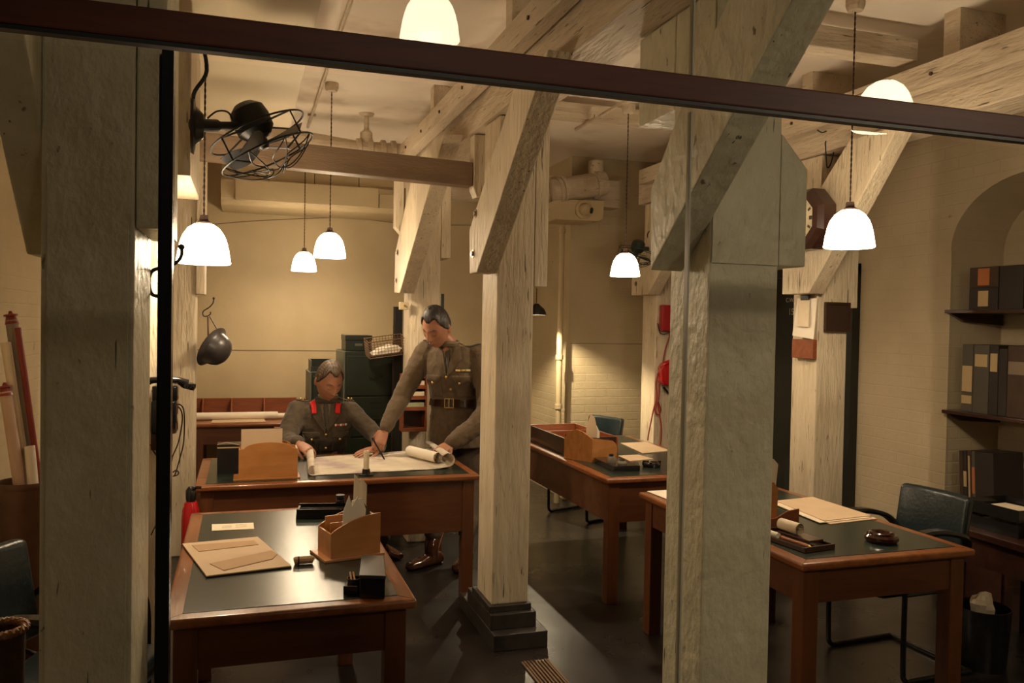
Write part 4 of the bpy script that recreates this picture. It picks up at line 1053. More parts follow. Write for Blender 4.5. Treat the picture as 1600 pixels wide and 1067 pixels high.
# ================================================================ furniture
# back table and what lies on it
xa = -.42; xb = .72
bt = desk('office_table', 'dark red-brown table against the back wall with a long paper roll', xa, xb, 7.5, 8.27, apron=.15, inlay=False)
q = at(316,645,Y=8.1)
t = thing('pigeonhole_box', (-.42, 7.98, T), 'low open fronted red-brown box with three compartments on the back table', 'pigeonholes')
xe = at(465,630,Y=8.1).x+.42
MB().box(0,xe,.22,.235,0,.155,bev=.002).build('back_board', WOODR, t)
MB().box(0,xe,0,.22,0,.012).build('base', WOODR, t)
for px in (316, 361, 412, 464):
    x = max(.0, min(xe-.012, at(px,630,Y=8.1).x+.42))
    MB().prism([(.0,.012),(.22,.012),(.22,.155),(.17,.155)],'x',x,x+.012).build('divider', WOODR, t)
a = at(316,650,Y=7.78); b = at(450,650,Y=7.78)
t = thing('paper_roll', (a.x+.2, 7.78, T+.034), 'long thick cream paper roll on the back table', 'paper roll')
MB().tube([(a.x-t.location.x-.05,0,0),(b.x-t.location.x-.09,0,0)], .033, 18).build('outer_roll', PAPERW, t, smooth=True)
MB().tube([(b.x-t.location.x-.09,0,-.004),(at(428,650,Y=7.78).x-t.location.x,0,-.004)], .030, 18).build('outer_turn', PAPER, t, smooth=True)
MB().tube([(at(428,650,Y=7.78).x-t.location.x,0,-.006),(b.x-t.location.x+.0,0,-.006)], .024, 18).build('inner_roll', PAPERW, t, smooth=True)
flat('paper_sheet', 'flat buff papers in front of the long roll on the back table', 'paper', ((330,661),(415,659.5),(413,655),(332,656)), .004, CARD)
q = MB().box(-.12,.12,-.06,.06,0,.004).build('paper_sheet', CARD, loc=(at(388,630,Y=8.08).x, 8.09, T+.0135)); tag(q, 'flat buff papers behind the long roll, inside the low compartment box', 'paper')

# filing cabinets
def cabinet(label, x0, x1, y0, y1, h, rows, cols=1, m=GREENM, name='filing_cabinet', handle=True, kick=.05, side=None):
    t = thing(name, ((x0+x1)/2,(y0+y1)/2,0), label, 'cabinet'); w = (x1-x0)/2; d = (y1-y0)/2
    MB().box(-w,w,-d+.012,d,0,h,bev=.004).build('body', m, t)
    dh = (h-kick-.03)/rows; cw = (2*w-.02)/cols
    for r in range(rows):
        for c in range(cols):
            z = kick+r*dh; x = -w+.01+c*cw
            dr_ = MB().box(x+.006,x+cw-.006,-d,-d+.02,z+.006,z+dh-.006,bev=.003).build('drawer', m, t)
            cx = x+cw/2
            if handle:
                MB().tube([(cx-.05,-d,z+dh*.48),(cx-.05,-d-.025,z+dh*.46),(cx+.05,-d-.025,z+dh*.46),(cx+.05,-d,z+dh*.48)], .006, 8).build('handle', mat('dark_bronze',(.06,.045,.03),.35,metal=.8), dr_, smooth=True)
            lh = .022; lz = z+dh*.78
            for (p0,p1,q0,q1) in ((-.045,.045,lh-.004,lh),(-.045,.045,-lh,-lh+.004),(-.045,-.041,-lh+.004,lh-.004),(.041,.045,-lh+.004,lh-.004)):
                k_ = .6 if cols > 1 else 1
                MB().box(cx+p0*k_,cx+p1*k_,-d-.003,-d,lz+q0,lz+q1).build('label_frame', MATS.get('dark_bronze') or mat('dark_bronze',(.06,.045,.03),.35,metal=.8), dr_)
    return t
xl, xr = at(540,560,Y=6.75).x, at(634,560,Y=6.75).x
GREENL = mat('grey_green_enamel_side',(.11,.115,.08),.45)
fc = cabinet('tall dark green filing cabinet between the two officers', xl, xr, 6.75, 7.38, 1.415, 4)
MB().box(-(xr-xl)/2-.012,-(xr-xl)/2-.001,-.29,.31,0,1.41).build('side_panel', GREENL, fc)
t = thing('card_index_box', (at(560,540,Y=6.9).x, 7.02, 1.417), 'dark green flat box on top of the tall filing cabinet', 'box')
w = (at(577,540,Y=6.88).x-at(536,540,Y=6.88).x)/2
MB().box(-w,w,-.14,.16,0,.115,bev=.004).build('body', GREENM, t); MB().box(-w-.004,w+.004,-.145,.165,.085,.128,bev=.004).build('lid', GREENM, t)
MB().box(-.03,.03,-.148,-.142,.04,.06).build('label_frame', GREENL, t)
x0, x1 = at(486,600,Y=6.9).x, at(536,600,Y=6.9).x
hh = at(500,581,Y=6.9).z
x1 -= .04
sc_ = cabinet('smaller dark green card index cabinet behind the seated officer', x0, x1, 6.9, 7.35, hh, 5, 1, handle=False, name='card_cabinet')
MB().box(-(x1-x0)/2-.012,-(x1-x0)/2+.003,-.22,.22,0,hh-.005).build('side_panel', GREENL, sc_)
t = thing('card_index_box', ((x0+x1)/2, 7.1, hh+.001), 'open dark metal box on top of the smaller card cabinet', 'box')
w = (x1-x0)/2; h2 = at(500,563,Y=6.95).z-hh
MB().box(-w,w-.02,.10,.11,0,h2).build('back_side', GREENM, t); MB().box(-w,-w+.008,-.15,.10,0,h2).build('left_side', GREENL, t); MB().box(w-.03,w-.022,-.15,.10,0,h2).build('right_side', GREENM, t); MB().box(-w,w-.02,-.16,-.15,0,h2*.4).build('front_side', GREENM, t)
# right cabinets behind the standing man
x0 = at(700,560,Y=7.0).x; x1 = at(770,560,Y=7.0).x
cabinet('dark green cabinet behind the right shoulder of the standing man', x0, x1, 7.0, 7.6, at(745,552,Y=7.0).z, 4)
t = thing('card_index_box', ((x0+x1)/2+.05, 7.2, at(745,552,Y=7.0).z+.001), 'low grey green box on the cabinet behind the standing man', 'box')
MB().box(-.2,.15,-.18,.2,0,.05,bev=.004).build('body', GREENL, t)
# wooden pigeonholes with papers behind the standing man
a = at(628,675,Y=5.98); b = at(668,585,Y=5.98)
t = thing('paper_rack', (a.x, 5.98, a.z), 'orange-brown wooden rack of paper slots hung behind the standing man', 'rack')
w = b.x-a.x; h = b.z-a.z
MB().box(0,.012,0,.13,0,h).build('side', WOODR, t); MB().box(w-.012,w,0,.13,0,h).build('side', WOODR, t); MB().box(0,w,.118,.13,0,h).build('back', WOODD, t)
for k, z in enumerate((.0,.155,.235,.315,.395)):
    if z < h: MB().box(.012,w-.012,.0,.118,z,z+.028,bev=.002).build('shelf', WOODR, t)
for k, z in enumerate((.183,.263,.343)):
    q = MB().box(-w/2+.016,w/2-.02,-.05,.05,0,.03).build('paper_stack', (PAPER,PAPER,mat('pale_green_paper',(.36,.36,.22),.8))[2-k], loc=(a.x+w/2, 6.035, a.z+z+.001)); tag(q, ('pale green papers in the lowest slot of the wooden rack','cream papers in the middle slot of the wooden rack','cream papers in the top slot of the wooden rack')[k], 'papers')
# wire basket
q = at(575,562,Y=6.35); q2 = at(630,545,Y=6.35)
W = .295; H = .13; Dp = .22
t = thing('wire_basket', q, 'tilted wire letter basket holding papers behind the officers', 'basket'); t.rotation_euler = (.12,-.14,0)
t.location = at(578,561,Y=6.38)
b = MB()
for i in range(13):
    x = W*i/12
    b.tube([(x,0,H),(x,.012,0),(x,Dp-.012,0),(x,Dp,H)], .0017, 4)
for i in range(7):
    z = H*i/6; e = .012*(1-i/6)
    b.tube([(0,e,z),(W,e,z)], .0017, 4); b.tube([(0,Dp-e,z),(W,Dp-e,z)], .0017, 4); b.tube([(0,e,z),(0,Dp-e,z)], .0017, 4); b.tube([(W,e,z),(W,Dp-e,z)], .0017, 4)
for i in range(9): b.tube([(0,Dp*i/8,.0),(0,Dp*i/8,H)], .0017, 4); b.tube([(W,Dp*i/8,.0),(W,Dp*i/8,H)], .0017, 4); b.tube([(0,Dp*i/8,0),(W,Dp*i/8,0)], .0017, 4)
b.build('mesh', WIRE, t)
MB().tube([(0,0,H),(W,0,H),(W,Dp,H),(0,Dp,H)], .004, 6, closed=True).build('rim', WIRE, t)
MB().tube([(W,.06,.03),(W+.06,.0,.03)], .005, 6).build('bracket', WIRE, t)
q = MB().prism([(0,0),(.20,0),(.23,.03),(.15,.05),(.06,.03)], 'y', 0, .16).build('crumpled_papers', PAPERW); q.location = t.matrix_basis @ Vector((.03,.03,.004)); q.rotation_euler = t.rotation_euler; tag(q, 'loose white papers lying in the wire basket', 'papers')
q = MB().box(.01,W-.02,.02,Dp-.02,-.0,.012).build('book', MATS['dark_brown_file_cloth']); q.location = t.matrix_basis @ Vector((0,0,.0025)); q.rotation_euler = t.rotation_euler
tag(q, 'thin dark brown folder under the papers in the wire basket', 'folder')
q.location = t.matrix_basis @ Vector((.0,.0,.0025)); 
[o for o in C.objects if o.name.startswith('crumpled_papers')][0].location = t.matrix_basis @ Vector((.03,.03,.016))

# ---------------------------------------------------------------- chairs
def armchair(label, loc, rz, hide=LBLUE, back_h=.36, seat_h=.46, W=.46):
    """faces +y in its own frame; bent steel tube frame, padded back, curved arms"""
    t = thing('office_armchair', loc, label, 'chair', 'hide covered office armchairs', rz=rz)
    w = W/2
    MB().box(-w,w,-.22,.23,seat_h-.07,seat_h,bev=.028).build('seat', hide, t, smooth=True, autosmooth=60)
    # backrest: slightly curved pad
    bb = MB(); grid_f = []
    n = 12
    outer = []
    for i in range(n+1):
        u = i/n*2-1; x = u*w; y = -.235-.035*(1-u*u)
        outer.append((x,y))
    poly = outer+[(x,y-.055) for x,y in outer[::-1]]
    bb.prism(poly,'z',seat_h-.10+.12,seat_h-.10+.12+back_h)
    e = [e for e in bb.bm.edges if abs(e.verts[0].co.z-e.verts[1].co.z) < 1e-5 and (e.verts[0].co.z > seat_h+back_h*.5 or e.verts[0].co.z < seat_h+.05) ]
    e += [e for e in bb.bm.edges if abs(e.verts[0].co.z-e.verts[1].co.z) > .1 and abs(abs(e.verts[0].co.x)-w) < 1e-4]
    bmesh.ops.bevel(bb.bm, geom=list(set(e)), offset=.022, segments=4, profile=.5, affect='EDGES')
    for v in bb.bm.verts: v.co.y -= (v.co.z-seat_h)*.16
    bb.build('backrest', hide, t, smooth=True, autosmooth=50)
    for s in (-1, 1):
        x = s*(w+.035)
        p = spline([(x-s*.03,-.30,seat_h+.14),(x,-.24,seat_h+.20),(x,-.10,seat_h+.235),(x,.02,seat_h+.235),(x,.105,seat_h+.21)],6)
        b = MB()
        for i in range(len(p)-1):
            pass
        k = len(p); rings = []
        for i, q in enumerate(p):
            f = min(1, .5+i/5, .5+(k-1-i)/5)
            rings.append([b.bm.verts.new(q+Vector((s*dx*f,0,dz))) for dx,dz in ((-.025,-.012),(.025,-.012),(.028,.0),(.022,.014),(-.022,.014),(-.028,.0))])
        for A,B in zip(rings,rings[1:]):
            for j in range(6): b.bm.faces.new((A[j],A[(j+1)%6],B[(j+1)%6],B[j]))
        b.bm.faces.new(rings[0][::-1]); b.bm.faces.new(rings[-1])
        b.build('armrest', BLACK, t, smooth=True)
        MB().tube(spline([(x,.09,seat_h+.20),(x,.12,seat_h+.12),(x,.125,seat_h-.05),(x,.125,.10),(x,.11,.02),(x,.03,.013),(x,-.30,.013)],6), .0125, 10).build('tube_leg', BLACK, t, smooth=True)
        MB().tube([(x,.02,seat_h-.045),(s*w*.9,.02,seat_h-.045)], .012, 8).build('seat_bracket', BLACK, t)
        MB().tube([(s*w*.8,-.20,seat_h-.05),(s*w*.8,-.29,seat_h-.02),(s*w*.8,-.29,seat_h+.10)], .010, 8).build('back_bracket', BLACK, t)
        MB().tube([(x,-.17,seat_h-.045),(x,.125,seat_h-.045)], .011, 8).build('seat_rail', BLACK, t)
    MB().tube([(-w-.035,-.30,.013),(w+.035,-.30,.013)], .0125, 10).build('floor_tube', BLACK, t)
    return t
c1 = armchair('dark blue-green hide armchair drawn up to the right side of the front right desk', (3.07,3.33,0), PI/2+.05, seat_h=.47, W=.42)
c2 = copy_tree(c1); c2.location = (2.78,6.62,0); c2.rotation_euler[2] = PI/2+.35; c2['label'] = 'dark blue-green armchair standing behind the middle right desk'
c3 = copy_tree(c1); c3.location = (-.52,3.12,0); c3.rotation_euler[2] = -PI/2-.3; c3['label'] = 'dark blue-green armchair half hidden behind the front left column'
# wooden chair of the seated man
def wood_chair(label, loc, rz):
    t = thing('wooden_chair', loc, label, 'chair', rz=rz)
    MB().box(-.21,.21,-.2,.2,.42,.455,bev=.008).build('seat', WOODR, t)
    for sx in (-1,1):
        MB().box(sx*.19-.016,sx*.19+.016,.165,.197,0,.42,bev=.003).build('leg', WOODR, t)
        MB().prism([(-.20,0),(-.168,0),(-.168,.45),(-.20,.88),(-.23,.88),(-.20,.45)],'x',sx*.19-.016,sx*.19+.016).build('leg', WOODR, t)
    MB().box(-.174,.174,-.232,-.204,.76,.88,bev=.004).build('top_rail', WOODR, t)
    MB().box(-.174,.174,-.212,-.19,.60,.66,bev=.004).build('back_rail', WOODR, t)
    return t
wood_chair('red-brown wooden chair the seated officer sits on', (.425,6.02,0), PI)

# ---------------------------------------------------------------- left corner: rolled maps in a bin, basket
YM = 4.55
q = at(39,760,Y=YM)
t = thing('map_bin', (q.x, YM, 0), 'tall brown leather bin full of rolled maps at the left edge', 'bin')
bz_ = at(32,752,Y=YM).z
bw = .12
MB().lathe([(0,0),(bw*.9,0),(bw*1.0,bz_),(bw*.93,bz_),(bw*.90,bz_-.12),(0,bz_-.12)], 24).build('body', LTHR, t, smooth=True)
MB().lathe([(bw*1.0,bz_-.03),(bw*1.03,bz_-.015),(bw*1.0,bz_+.004)], 24).build('rim', LTHR, t, smooth=True)
REDW = mat('red_varnished_wood',(.24,.025,.015),.35)
def roll(label, top, bot, r, m=PAPER, knob=None, name='rolled_map', dy=0):
    a = at(*top, Y=YM+dy+.03); b = at(*bot, Y=YM+dy)
    d = (b-a).normalized(); e = b+d*.08
    t = thing(name, e, label, 'rolled map', 'rolled maps and charts in the bin')
    A = a-e
    MB().tube([A, Vector((0,0,0))], r, 16, cap=True).build('roll', m, t, smooth=True)
    MB().tube([A-d*.0005, A+d*.0], r*.6, 12).build('roll_end', INK, t)
    if knob:
        MB().tube([A-d*.045,A-d*.03,A-d*.028,A-d*.02,A-d*.018,A+d*.02], [.006,.012,r*1.15,r*1.15,r*.8,r*1.12], 14).build('red_roller_end', knob, t, smooth=True)
    return t
roll('grey map roll with a red roller end, tallest in the bin', (18,500), (52,735), .028, mat('grey_map_cloth',(.30,.25,.19),.8), REDW, dy=.055)
roll('dark red wooden chart roller beside the tallest map roll', (28,512), (58,730), .015, REDW, None, dy=.005)
roll('thin cream map roll left of the grey one', (9,535), (40,745), .022, PAPER, None, dy=.0)
roll('pinkish map roll with a red ringed end in front', (9,612), (29,748), .027, mat('pinkish_map_paper',(.55,.38,.28),.8), REDW, dy=-.05)
roll('short cream map roll lowest at the right of the bin', (46,697), (51,748), .024, PAPERW, None, dy=-.055)
q = at(-5,985,Y=2.35)
t = thing('wicker_basket', (q.x-.06, 2.62, 0), 'round wicker waste basket with a plaited rim in the bottom left corner', 'basket')
rz_ = at(10,985,Y=2.62).z; rr = at(41,990,Y=2.62).x-t.location.x
MB().lathe([(0,0),(rr*.75,0),(rr*.97,rz_),(rr*.92,rz_),(rr*.70,.012),(0,.012)], 36).build('body', WICKD, t, smooth=True)
for k in range(3):
    b = MB(); pts = []
    for i in range(72):
        a = 2*PI*i/72; ph = a*14+k*2*PI/3
        pts.append(((rr*.955+.008*math.cos(ph))*math.cos(a), (rr*.955+.008*math.cos(ph))*math.sin(a), rz_+.006+.007*math.sin(ph)))
    b.tube(pts, .006, 6, closed=True).build('rim_strand', WICK, t, smooth=True)
# ---------------------------------------------------------------- lower right side table
t = thing('side_table', (3.91, 3.02, 0), 'dark side table under the trays at the right edge', 'table')
MB().box(-.26,.26,-.5,.52,.585,.62,bev=.004).build('table_top', WOODD, t)
for sx in (-1,1):
    for sy in (-1,1): MB().box(sx*.22-.025,sx*.22+.025,sy*.45-.025,sy*.45+.025,0,.585,bev=.003).build('leg', WOODD, t)
MB().box(-.24,-.22,-.42,.44,.44,.585).build('apron', WOODD, t)
# trays, books, bin on the right
for k,(z,lab) in enumerate(((.621,'lower black letter tray on the side table at the right edge'),(.70,'upper black letter tray with papers at the right edge'))):
    t = thing('letter_tray', (3.89, 3.33, z), lab, 'tray')
    MB().box(-.15,.15,-.17,.17,0,.008).build('base', BLACK, t)
    for x0,x1,y0,y1 in ((-.15,.15,.162,.17),(-.15,.15,-.17,-.162),(.142,.15,-.162,.162),(-.15,-.142,-.162,.162)): MB().box(x0,x1,y0,y1,.008,.062).build('side', BLACK, t)
    if k == 0:
        for sx in (-1,1):
            for sy in (-1,1): MB().box(sx*.14-.005,sx*.14+.005,sy*.155-.005,sy*.155+.005,.062,.079).build('post', BLACK, t)
q = MB().box(-.12,.12,-.15,.13,0,.03).build('paper_stack', CARD, loc=(3.89,3.33,.63)); tag(q, 'buff papers in the lower black letter tray', 'papers')
q = MB().box(-.12,.12,-.15,.13,0,.02).build('paper_stack', PAPER, loc=(3.89,3.33,.7085), rot=(0,0,.06)); tag(q, 'buff papers in the upper black letter tray', 'papers')
for k in range(3):
    q = MB().box(-.09,.09,-.12,.12,0,.026,bev=.002).build('book', PAPER, loc=(3.80,2.98,.6215+.0275*k), rot=(0,0,.08*(k-1)))
    tag(q, ('lowest cream booklet of the stack at the right edge','middle cream booklet of the stack at the right edge','topmost cream booklet of the stack at the right edge')[k], 'book', 'stack of cream booklets')
t = thing('waste_bin', (3.52, 3.16, 0), 'dark metal waste bin under the side table with pale paper in it', 'bin')
MB().lathe([(0,0),(.11,0),(.13,.30),(.124,.30),(.105,.01),(0,.01)], 24).build('body', BLACK, t, smooth=True)
b = MB(); b.sphere((0,0,0), .06, sc=(1,.8,1.1), n=14)
for v in b.bm.verts: v.co += v.co.normalized()*noise.noise(v.co*25)*.02
q = b.build('crumpled_paper', PAPER, loc=(3.51,3.15,.31), smooth=True, autosmooth=15); tag(q, 'crumpled pale paper on top of the dark waste bin', 'paper')

# floor grating
a = at(817,1036,Z=0); b = at(855,1033,Z=0)
t = thing('floor_grating', ((a.x+b.x)/2, a.y-.45, .0), 'ribbed brown floor grating in front of the middle column', 'grating')
w = (b.x-a.x)/2+.0
MB().box(-w-.01,-w,-.45,.45,.001,.008).build('edge_bar', WIRE, t); MB().box(w,w+.01,-.45,.45,.001,.008).build('edge_bar', WIRE, t)
n = 7
for i in range(n):
    x = -w+2*w*(i+.5)/n; MB().box(x-w/n*.5,x+w/n*.5,-.45,.45,.001,.010,bev=.001).build('rib', WIRE, t)
# ================================================================ people
SKIN = mat('skin', (.43,.20,.115), .48, col2=(.34,.145,.08), scale=14)
HAIRG = mat('dark_grey_combed_hair', (.030,.023,.019), .36, col2=(.16,.135,.12), scale=9, stretch=(9,1.0,1.0), lo=.48, hi=.78, bump=.35, bscale=30)
HAIRB = mat('brown_grey_combed_hair', (.055,.033,.020), .42, col2=(.19,.14,.10), scale=9, stretch=(1.0,9,1.0), lo=.45, hi=.78, bump=.35, bscale=30)
KHAKI = mat('khaki_wool_serge', (.105,.066,.031), .85, col2=(.083,.052,.025), scale=30, bump=.25, bscale=180, sheen=.15)
KHAKID = mat('dark_khaki_wool_serge', (.066,.044,.022), .85, col2=(.052,.035,.018), scale=30, bump=.25, bscale=180, sheen=.15)
TROUS = mat('drab_wool_trousers', (.105,.070,.045), .85, col2=(.085,.056,.037), scale=30, bump=.2, bscale=160)
SHIRT = mat('khaki_shirt', (.17,.125,.07), .8)
TIE = mat('dark_khaki_tie', (.05,.038,.022), .7)
BELT = mat('brown_polished_belt', (.06,.022,.010), .22, coat=.5)
BOOT = mat('brown_polished_boot', (.07,.022,.010), .18, coat=.6)
REDF = mat('scarlet_cloth', (.60,.010,.012), .7)
LASH = mat('dark_lash_line', (.06,.025,.015), .6)
LIP = mat('lip_skin', (.38,.12,.075), .45)

def loft(b, rings, n=20, cap=True, M=None, p=2.0):
    """rings: (centre, u vector, v vector); superellipse cross-sections"""
    R = []
    for c, u, v in rings:
        c = Vector(c); u = Vector(u); v = Vector(v); ring = []
        for j in range(n):
            a = 2*PI*j/n; ca, sa = math.cos(a), math.sin(a)
            q = c+u*(abs(ca)**(2/p)*(1 if ca>=0 else -1))+v*(abs(sa)**(2/p)*(1 if sa>=0 else -1))
            ring.append(b.bm.verts.new(M@q if M else q))
        R.append(ring)
    for A,B in zip(R,R[1:]):
        for j in range(n): b.bm.faces.new((A[j],A[(j+1)%n],B[(j+1)%n],B[j]))
    if cap: b.bm.faces.new(R[0][::-1]); b.bm.faces.new(R[-1])
    return b
def limb(b, pts, rad, n=16, sub=5):
    P = spline(pts, sub); k = len(P); rr = []
    for i in range(k):
        f = i/sub; j = min(int(f), len(rad)-2); t = f-j; rr.append(rad[j]*(1-t)+rad[j+1]*t)
    b.tube(P, rr, n)
    b.sphere(P[0], rr[0]*.99, n=14); b.sphere(P[-1], rr[-1]*.99, n=14)
    return b
def axes(x, z, o=(0,0,0)):
    """matrix whose X is x and whose Z is as near z as possible"""
    x = Vector(x).normalized(); z = Vector(z); z = (z-x*z.dot(x)).normalized(); y = z.cross(x)
    m = Matrix((x,y,z)).transposed().to_4x4(); m.translation = Vector(o); return m
def G(x, m, s): return math.exp(-((x-m)/s)**2)
def head_pt(n):
    x, y, z = n
    X = x*.075; Y = y*.096; Z = z*.118
    if z < 0: X *= 1-.30*(-z)**1.4
    if z < 0 and y > 0: Y *= 1-.45*min(1,-z*1.1)
    if y < 0:
        Y *= 1-.10*abs(z)**2 if z > 0 else 1-.03*abs(z)
        if abs(y) > .25:
            k = min(1, (abs(y)-.25)*2.2); ax_ = abs(X)
            f = 0
            f += .004*G(Z,.024,.010)*G(ax_,.026,.022)              # brow
            f -= .012*G(Z,.004,.012)*G(ax_,.032,.014)              # eye sockets
            f += .006*G(Z,.001,.007)*G(ax_,.032,.010)              # lids
            nz = max(0, min(1, (.020-Z)/.050)) if Z > -.032 else max(0, 1-(-.032-Z)/.010)
            f += (.006+.022*nz)*G(X,0,.010+.004*nz)*(1 if Z < .022 else G(Z,.022,.008))   # nose
            f += .006*G(Z,-.030,.008)*G(ax_,.012,.006)             # nostril wings
            f += .0065*G(Z,-.054,.006)*G(X,0,.022)+.0065*G(Z,-.066,.006)*G(X,0,.018)-.003*G(Z,-.060,.0025)*G(X,0,.022)
            f -= .004*G(Z,-.078,.008)*G(X,0,.02)
            f += .009*G(Z,-.100,.014)*G(X,0,.022)                  # chin
            f += .004*G(Z,-.018,.016)*G(ax_,.047,.014)             # cheekbones
            f -= .004*G(Z,-.050,.016)*G(ax_,.045,.012)
            Y -= f*k
    return Vector((X,Y,Z))
def head(b, M):
    s0 = len(b.bm.verts)
    r = bmesh.ops.create_uvsphere(b.bm, u_segments=84, v_segments=64, radius=1)
    for v in r['verts']: v.co = M @ head_pt(v.co.normalized())
    for s in (-1,1):
        E = M @ RT((s*.074,.012,-.006), rz=s*-.45, rx=.12)
        b.sphere((0,0,0), 1, sc=(.009,.018,.032), n=14, M=E)
    return b
def hair(M, name, material, parent, front=.50, side=.10, part=0, seed=1, off=.007):
    bm = bmesh.new(); bmesh.ops.create_uvsphere(bm, u_segments=96, v_segments=72, radius=1)
    dead = []
    for v in bm.verts:
        n = v.co.normalized(); x,y,z = n
        # hairline height by azimuth
        az = math.atan2(abs(x), -y)/PI           # 0 front .. 1 back
        if az < .22: lim = front-.06*math.cos(az/.22*PI)+.05*abs(x)
        elif az < .40: lim = front+.08+(side-front-.08)*((az-.22)/.18)
        elif az < .55: lim = side-.30*((az-.40)/.15)
        else: lim = side-.30-.30*((az-.55)/.45)
        if z < lim: dead.append(v); continue
        p = head_pt(n); edge = min(1,(z-lim)/.12)
        d = off*min(1,edge*1.6+.0)-.0045*(1-min(1,edge*2.5))
        d += .0016*math.sin((x*70 if abs(y) < 2 else 0)+noise.noise(Vector((x*2,y*2,z*2+seed)))*7)*edge
        d += .005*G(z,.8,.5)*(1 if y < .2 else .5)
        if part: d -= .004*G(x, part, .05)*(1 if y < .3 else 0)
        v.co = M @ (p+n*d)
    bmesh.ops.delete(bm, geom=dead, context='VERTS')
    bmesh.ops.solidify(bm, geom=bm.faces[:], thickness=.006)
    me = bpy.data.meshes.new(name); bm.to_mesh(me); bm.free(); me.materials.append(material)
    for p in me.polygons: p.use_smooth = True
    o = bpy.data.objects.new(name, me); C.objects.link(o); o.parent = parent
    return o
def face_bits(M, parent, hairm):
    for s in (-1,1):
        pts = []
        for i in range(7):
            X = s*(.017+.030*i/6); Z = .023+.006*math.sin(i/6*PI)-.002*i/6
            n = Vector((X/.075, 0, Z/.118)); n.y = -math.sqrt(max(.01,1-n.x**2-n.z**2)); p = head_pt(n.normalized()); pts.append(M@(p+Vector((0,-.0015,0))))
        MB().tube(pts, [.0015,.003,.0034,.0034,.003,.0025,.0012], 8).build('eyebrow', hairm, parent, smooth=True)
        pts = []
        for i in range(7):
            X = s*(.019+.026*i/6); Z = -.004-.004*math.sin(i/6*PI)
            n = Vector((X/.075, 0, Z/.118)); n.y = -math.sqrt(max(.01,1-n.x**2-n.z**2)); p = head_pt(n.normalized()); pts.append(M@(p+Vector((0,-.0008,0))))
        MB().tube(pts, [.0006,.0013,.0016,.0016,.0016,.0013,.0006], 6).build('eyelash', LASH, parent, smooth=True)
    pts = []
    for i in range(9):
        X = (-.022+.044*i/8); Z = -.0585-.002*abs(i-4)/4
        n = Vector((X/.075/.8, 0, Z/.118)); n.y = -math.sqrt(max(.01,1-n.x**2-n.z**2)); p = head_pt(n.normalized()); pts.append(M@Vector((p.x,p.y-.001,p.z)))
    MB().tube(pts, [.0008,.0016,.0022,.0024,.0022,.0024,.0022,.0016,.0008], 6).build('lips', LIP, parent, smooth=True)
def hand(b, M, side, curls, thumb=(.6,.5), spread=.10, sc=1.0):
    """M: wrist frame, X along the palm to the fingers, Z = back of the hand; side +1: thumb towards +Y. curls: bend of each of the 4 fingers"""
    M = M @ Matrix.Scale(sc,4)
    loft(b, [((-.03,0,0),(0,.026,0),(0,0,.019)),((0,0,0),(0,.027,0),(0,0,.019)),((.03,0,0),(0,.036,0),(0,0,.017)),((.065,0,0),(0,.041,0),(0,0,.015)),((.092,0,.001),(0,.040,0),(0,0,.012)),((.099,0,.001),(0,.034,0),(0,0,.008))], 18, M=M, p=2.5)
    L = [(.043,.026,.021),(.048,.030,.022),(.044,.028,.021),(.034,.021,.019)]
    for k in range(4):
        y = side*(.030-.020*k); a = side*spread*(1.2-k*.85); c = curls[k]
        p = Vector((.088-.004*(k==3)-.002*(k==0), y, 0)); pts = [M@(p-Vector((.02,0,0))), M@p]; ang = 0
        for j, l in enumerate(L[k]):
            ang += c*(.75 if j == 0 else .9)
            d = Vector((math.cos(ang)*math.cos(a), math.sin(a)*math.cos(ang), -math.sin(ang)))
            p = p+d*l; pts.append(M@p)
        r = .0088-(k==3)*.0012
        P = []; R = []
        rad = [r*1.1,r*1.08,r,r*.92,r*.78]
        for i in range(len(pts)-1):
            for q in range(3): P.append(pts[i].lerp(pts[i+1], q/3)); R.append((rad[i]*(1-q/3)+rad[i+1]*q/3)*sc)
        P.append(pts[-1]); R.append(rad[-1]*sc)
        b.tube(P, R, 12); b.sphere(P[-1], R[-1], n=10)
    p0 = Vector((.018, side*.026, -.004)); up, dn = thumb
    d1 = Vector((math.cos(up), side*math.sin(up), -.30)).normalized(); d2 = Vector((math.cos(up-.45), side*math.sin(up-.45), -.30-dn)).normalized()
    p1 = p0+d1*.045; p2 = p1+d2*.034; p3 = p2+d2*.026
    P = [p0, p0.lerp(p1,.5), p1, p2, p3]; b.tube([M@q for q in P], [.016*sc,.014*sc,.0115*sc,.0105*sc,.008*sc], 12); b.sphere(M@p3, .008*sc, n=10)
    return b
def remesh(o, vox, smooth_it=0, disp=None):
    m = o.modifiers.new('remesh','REMESH'); m.mode = 'VOXEL'; m.voxel_size = vox; m.use_smooth_shade = True
    if smooth_it:
        s = o.modifiers.new('smooth','SMOOTH'); s.iterations = smooth_it; s.factor = .5
    if disp:
        tx = bpy.data.textures.new('folds','CLOUDS'); tx.noise_scale = disp[0]; tx.noise_depth = 2
        d = o.modifiers.new('folds','DISPLACE'); d.texture = tx; d.strength = disp[1]; d.mid_level = .5; d.texture_coords = 'LOCAL'
    return o
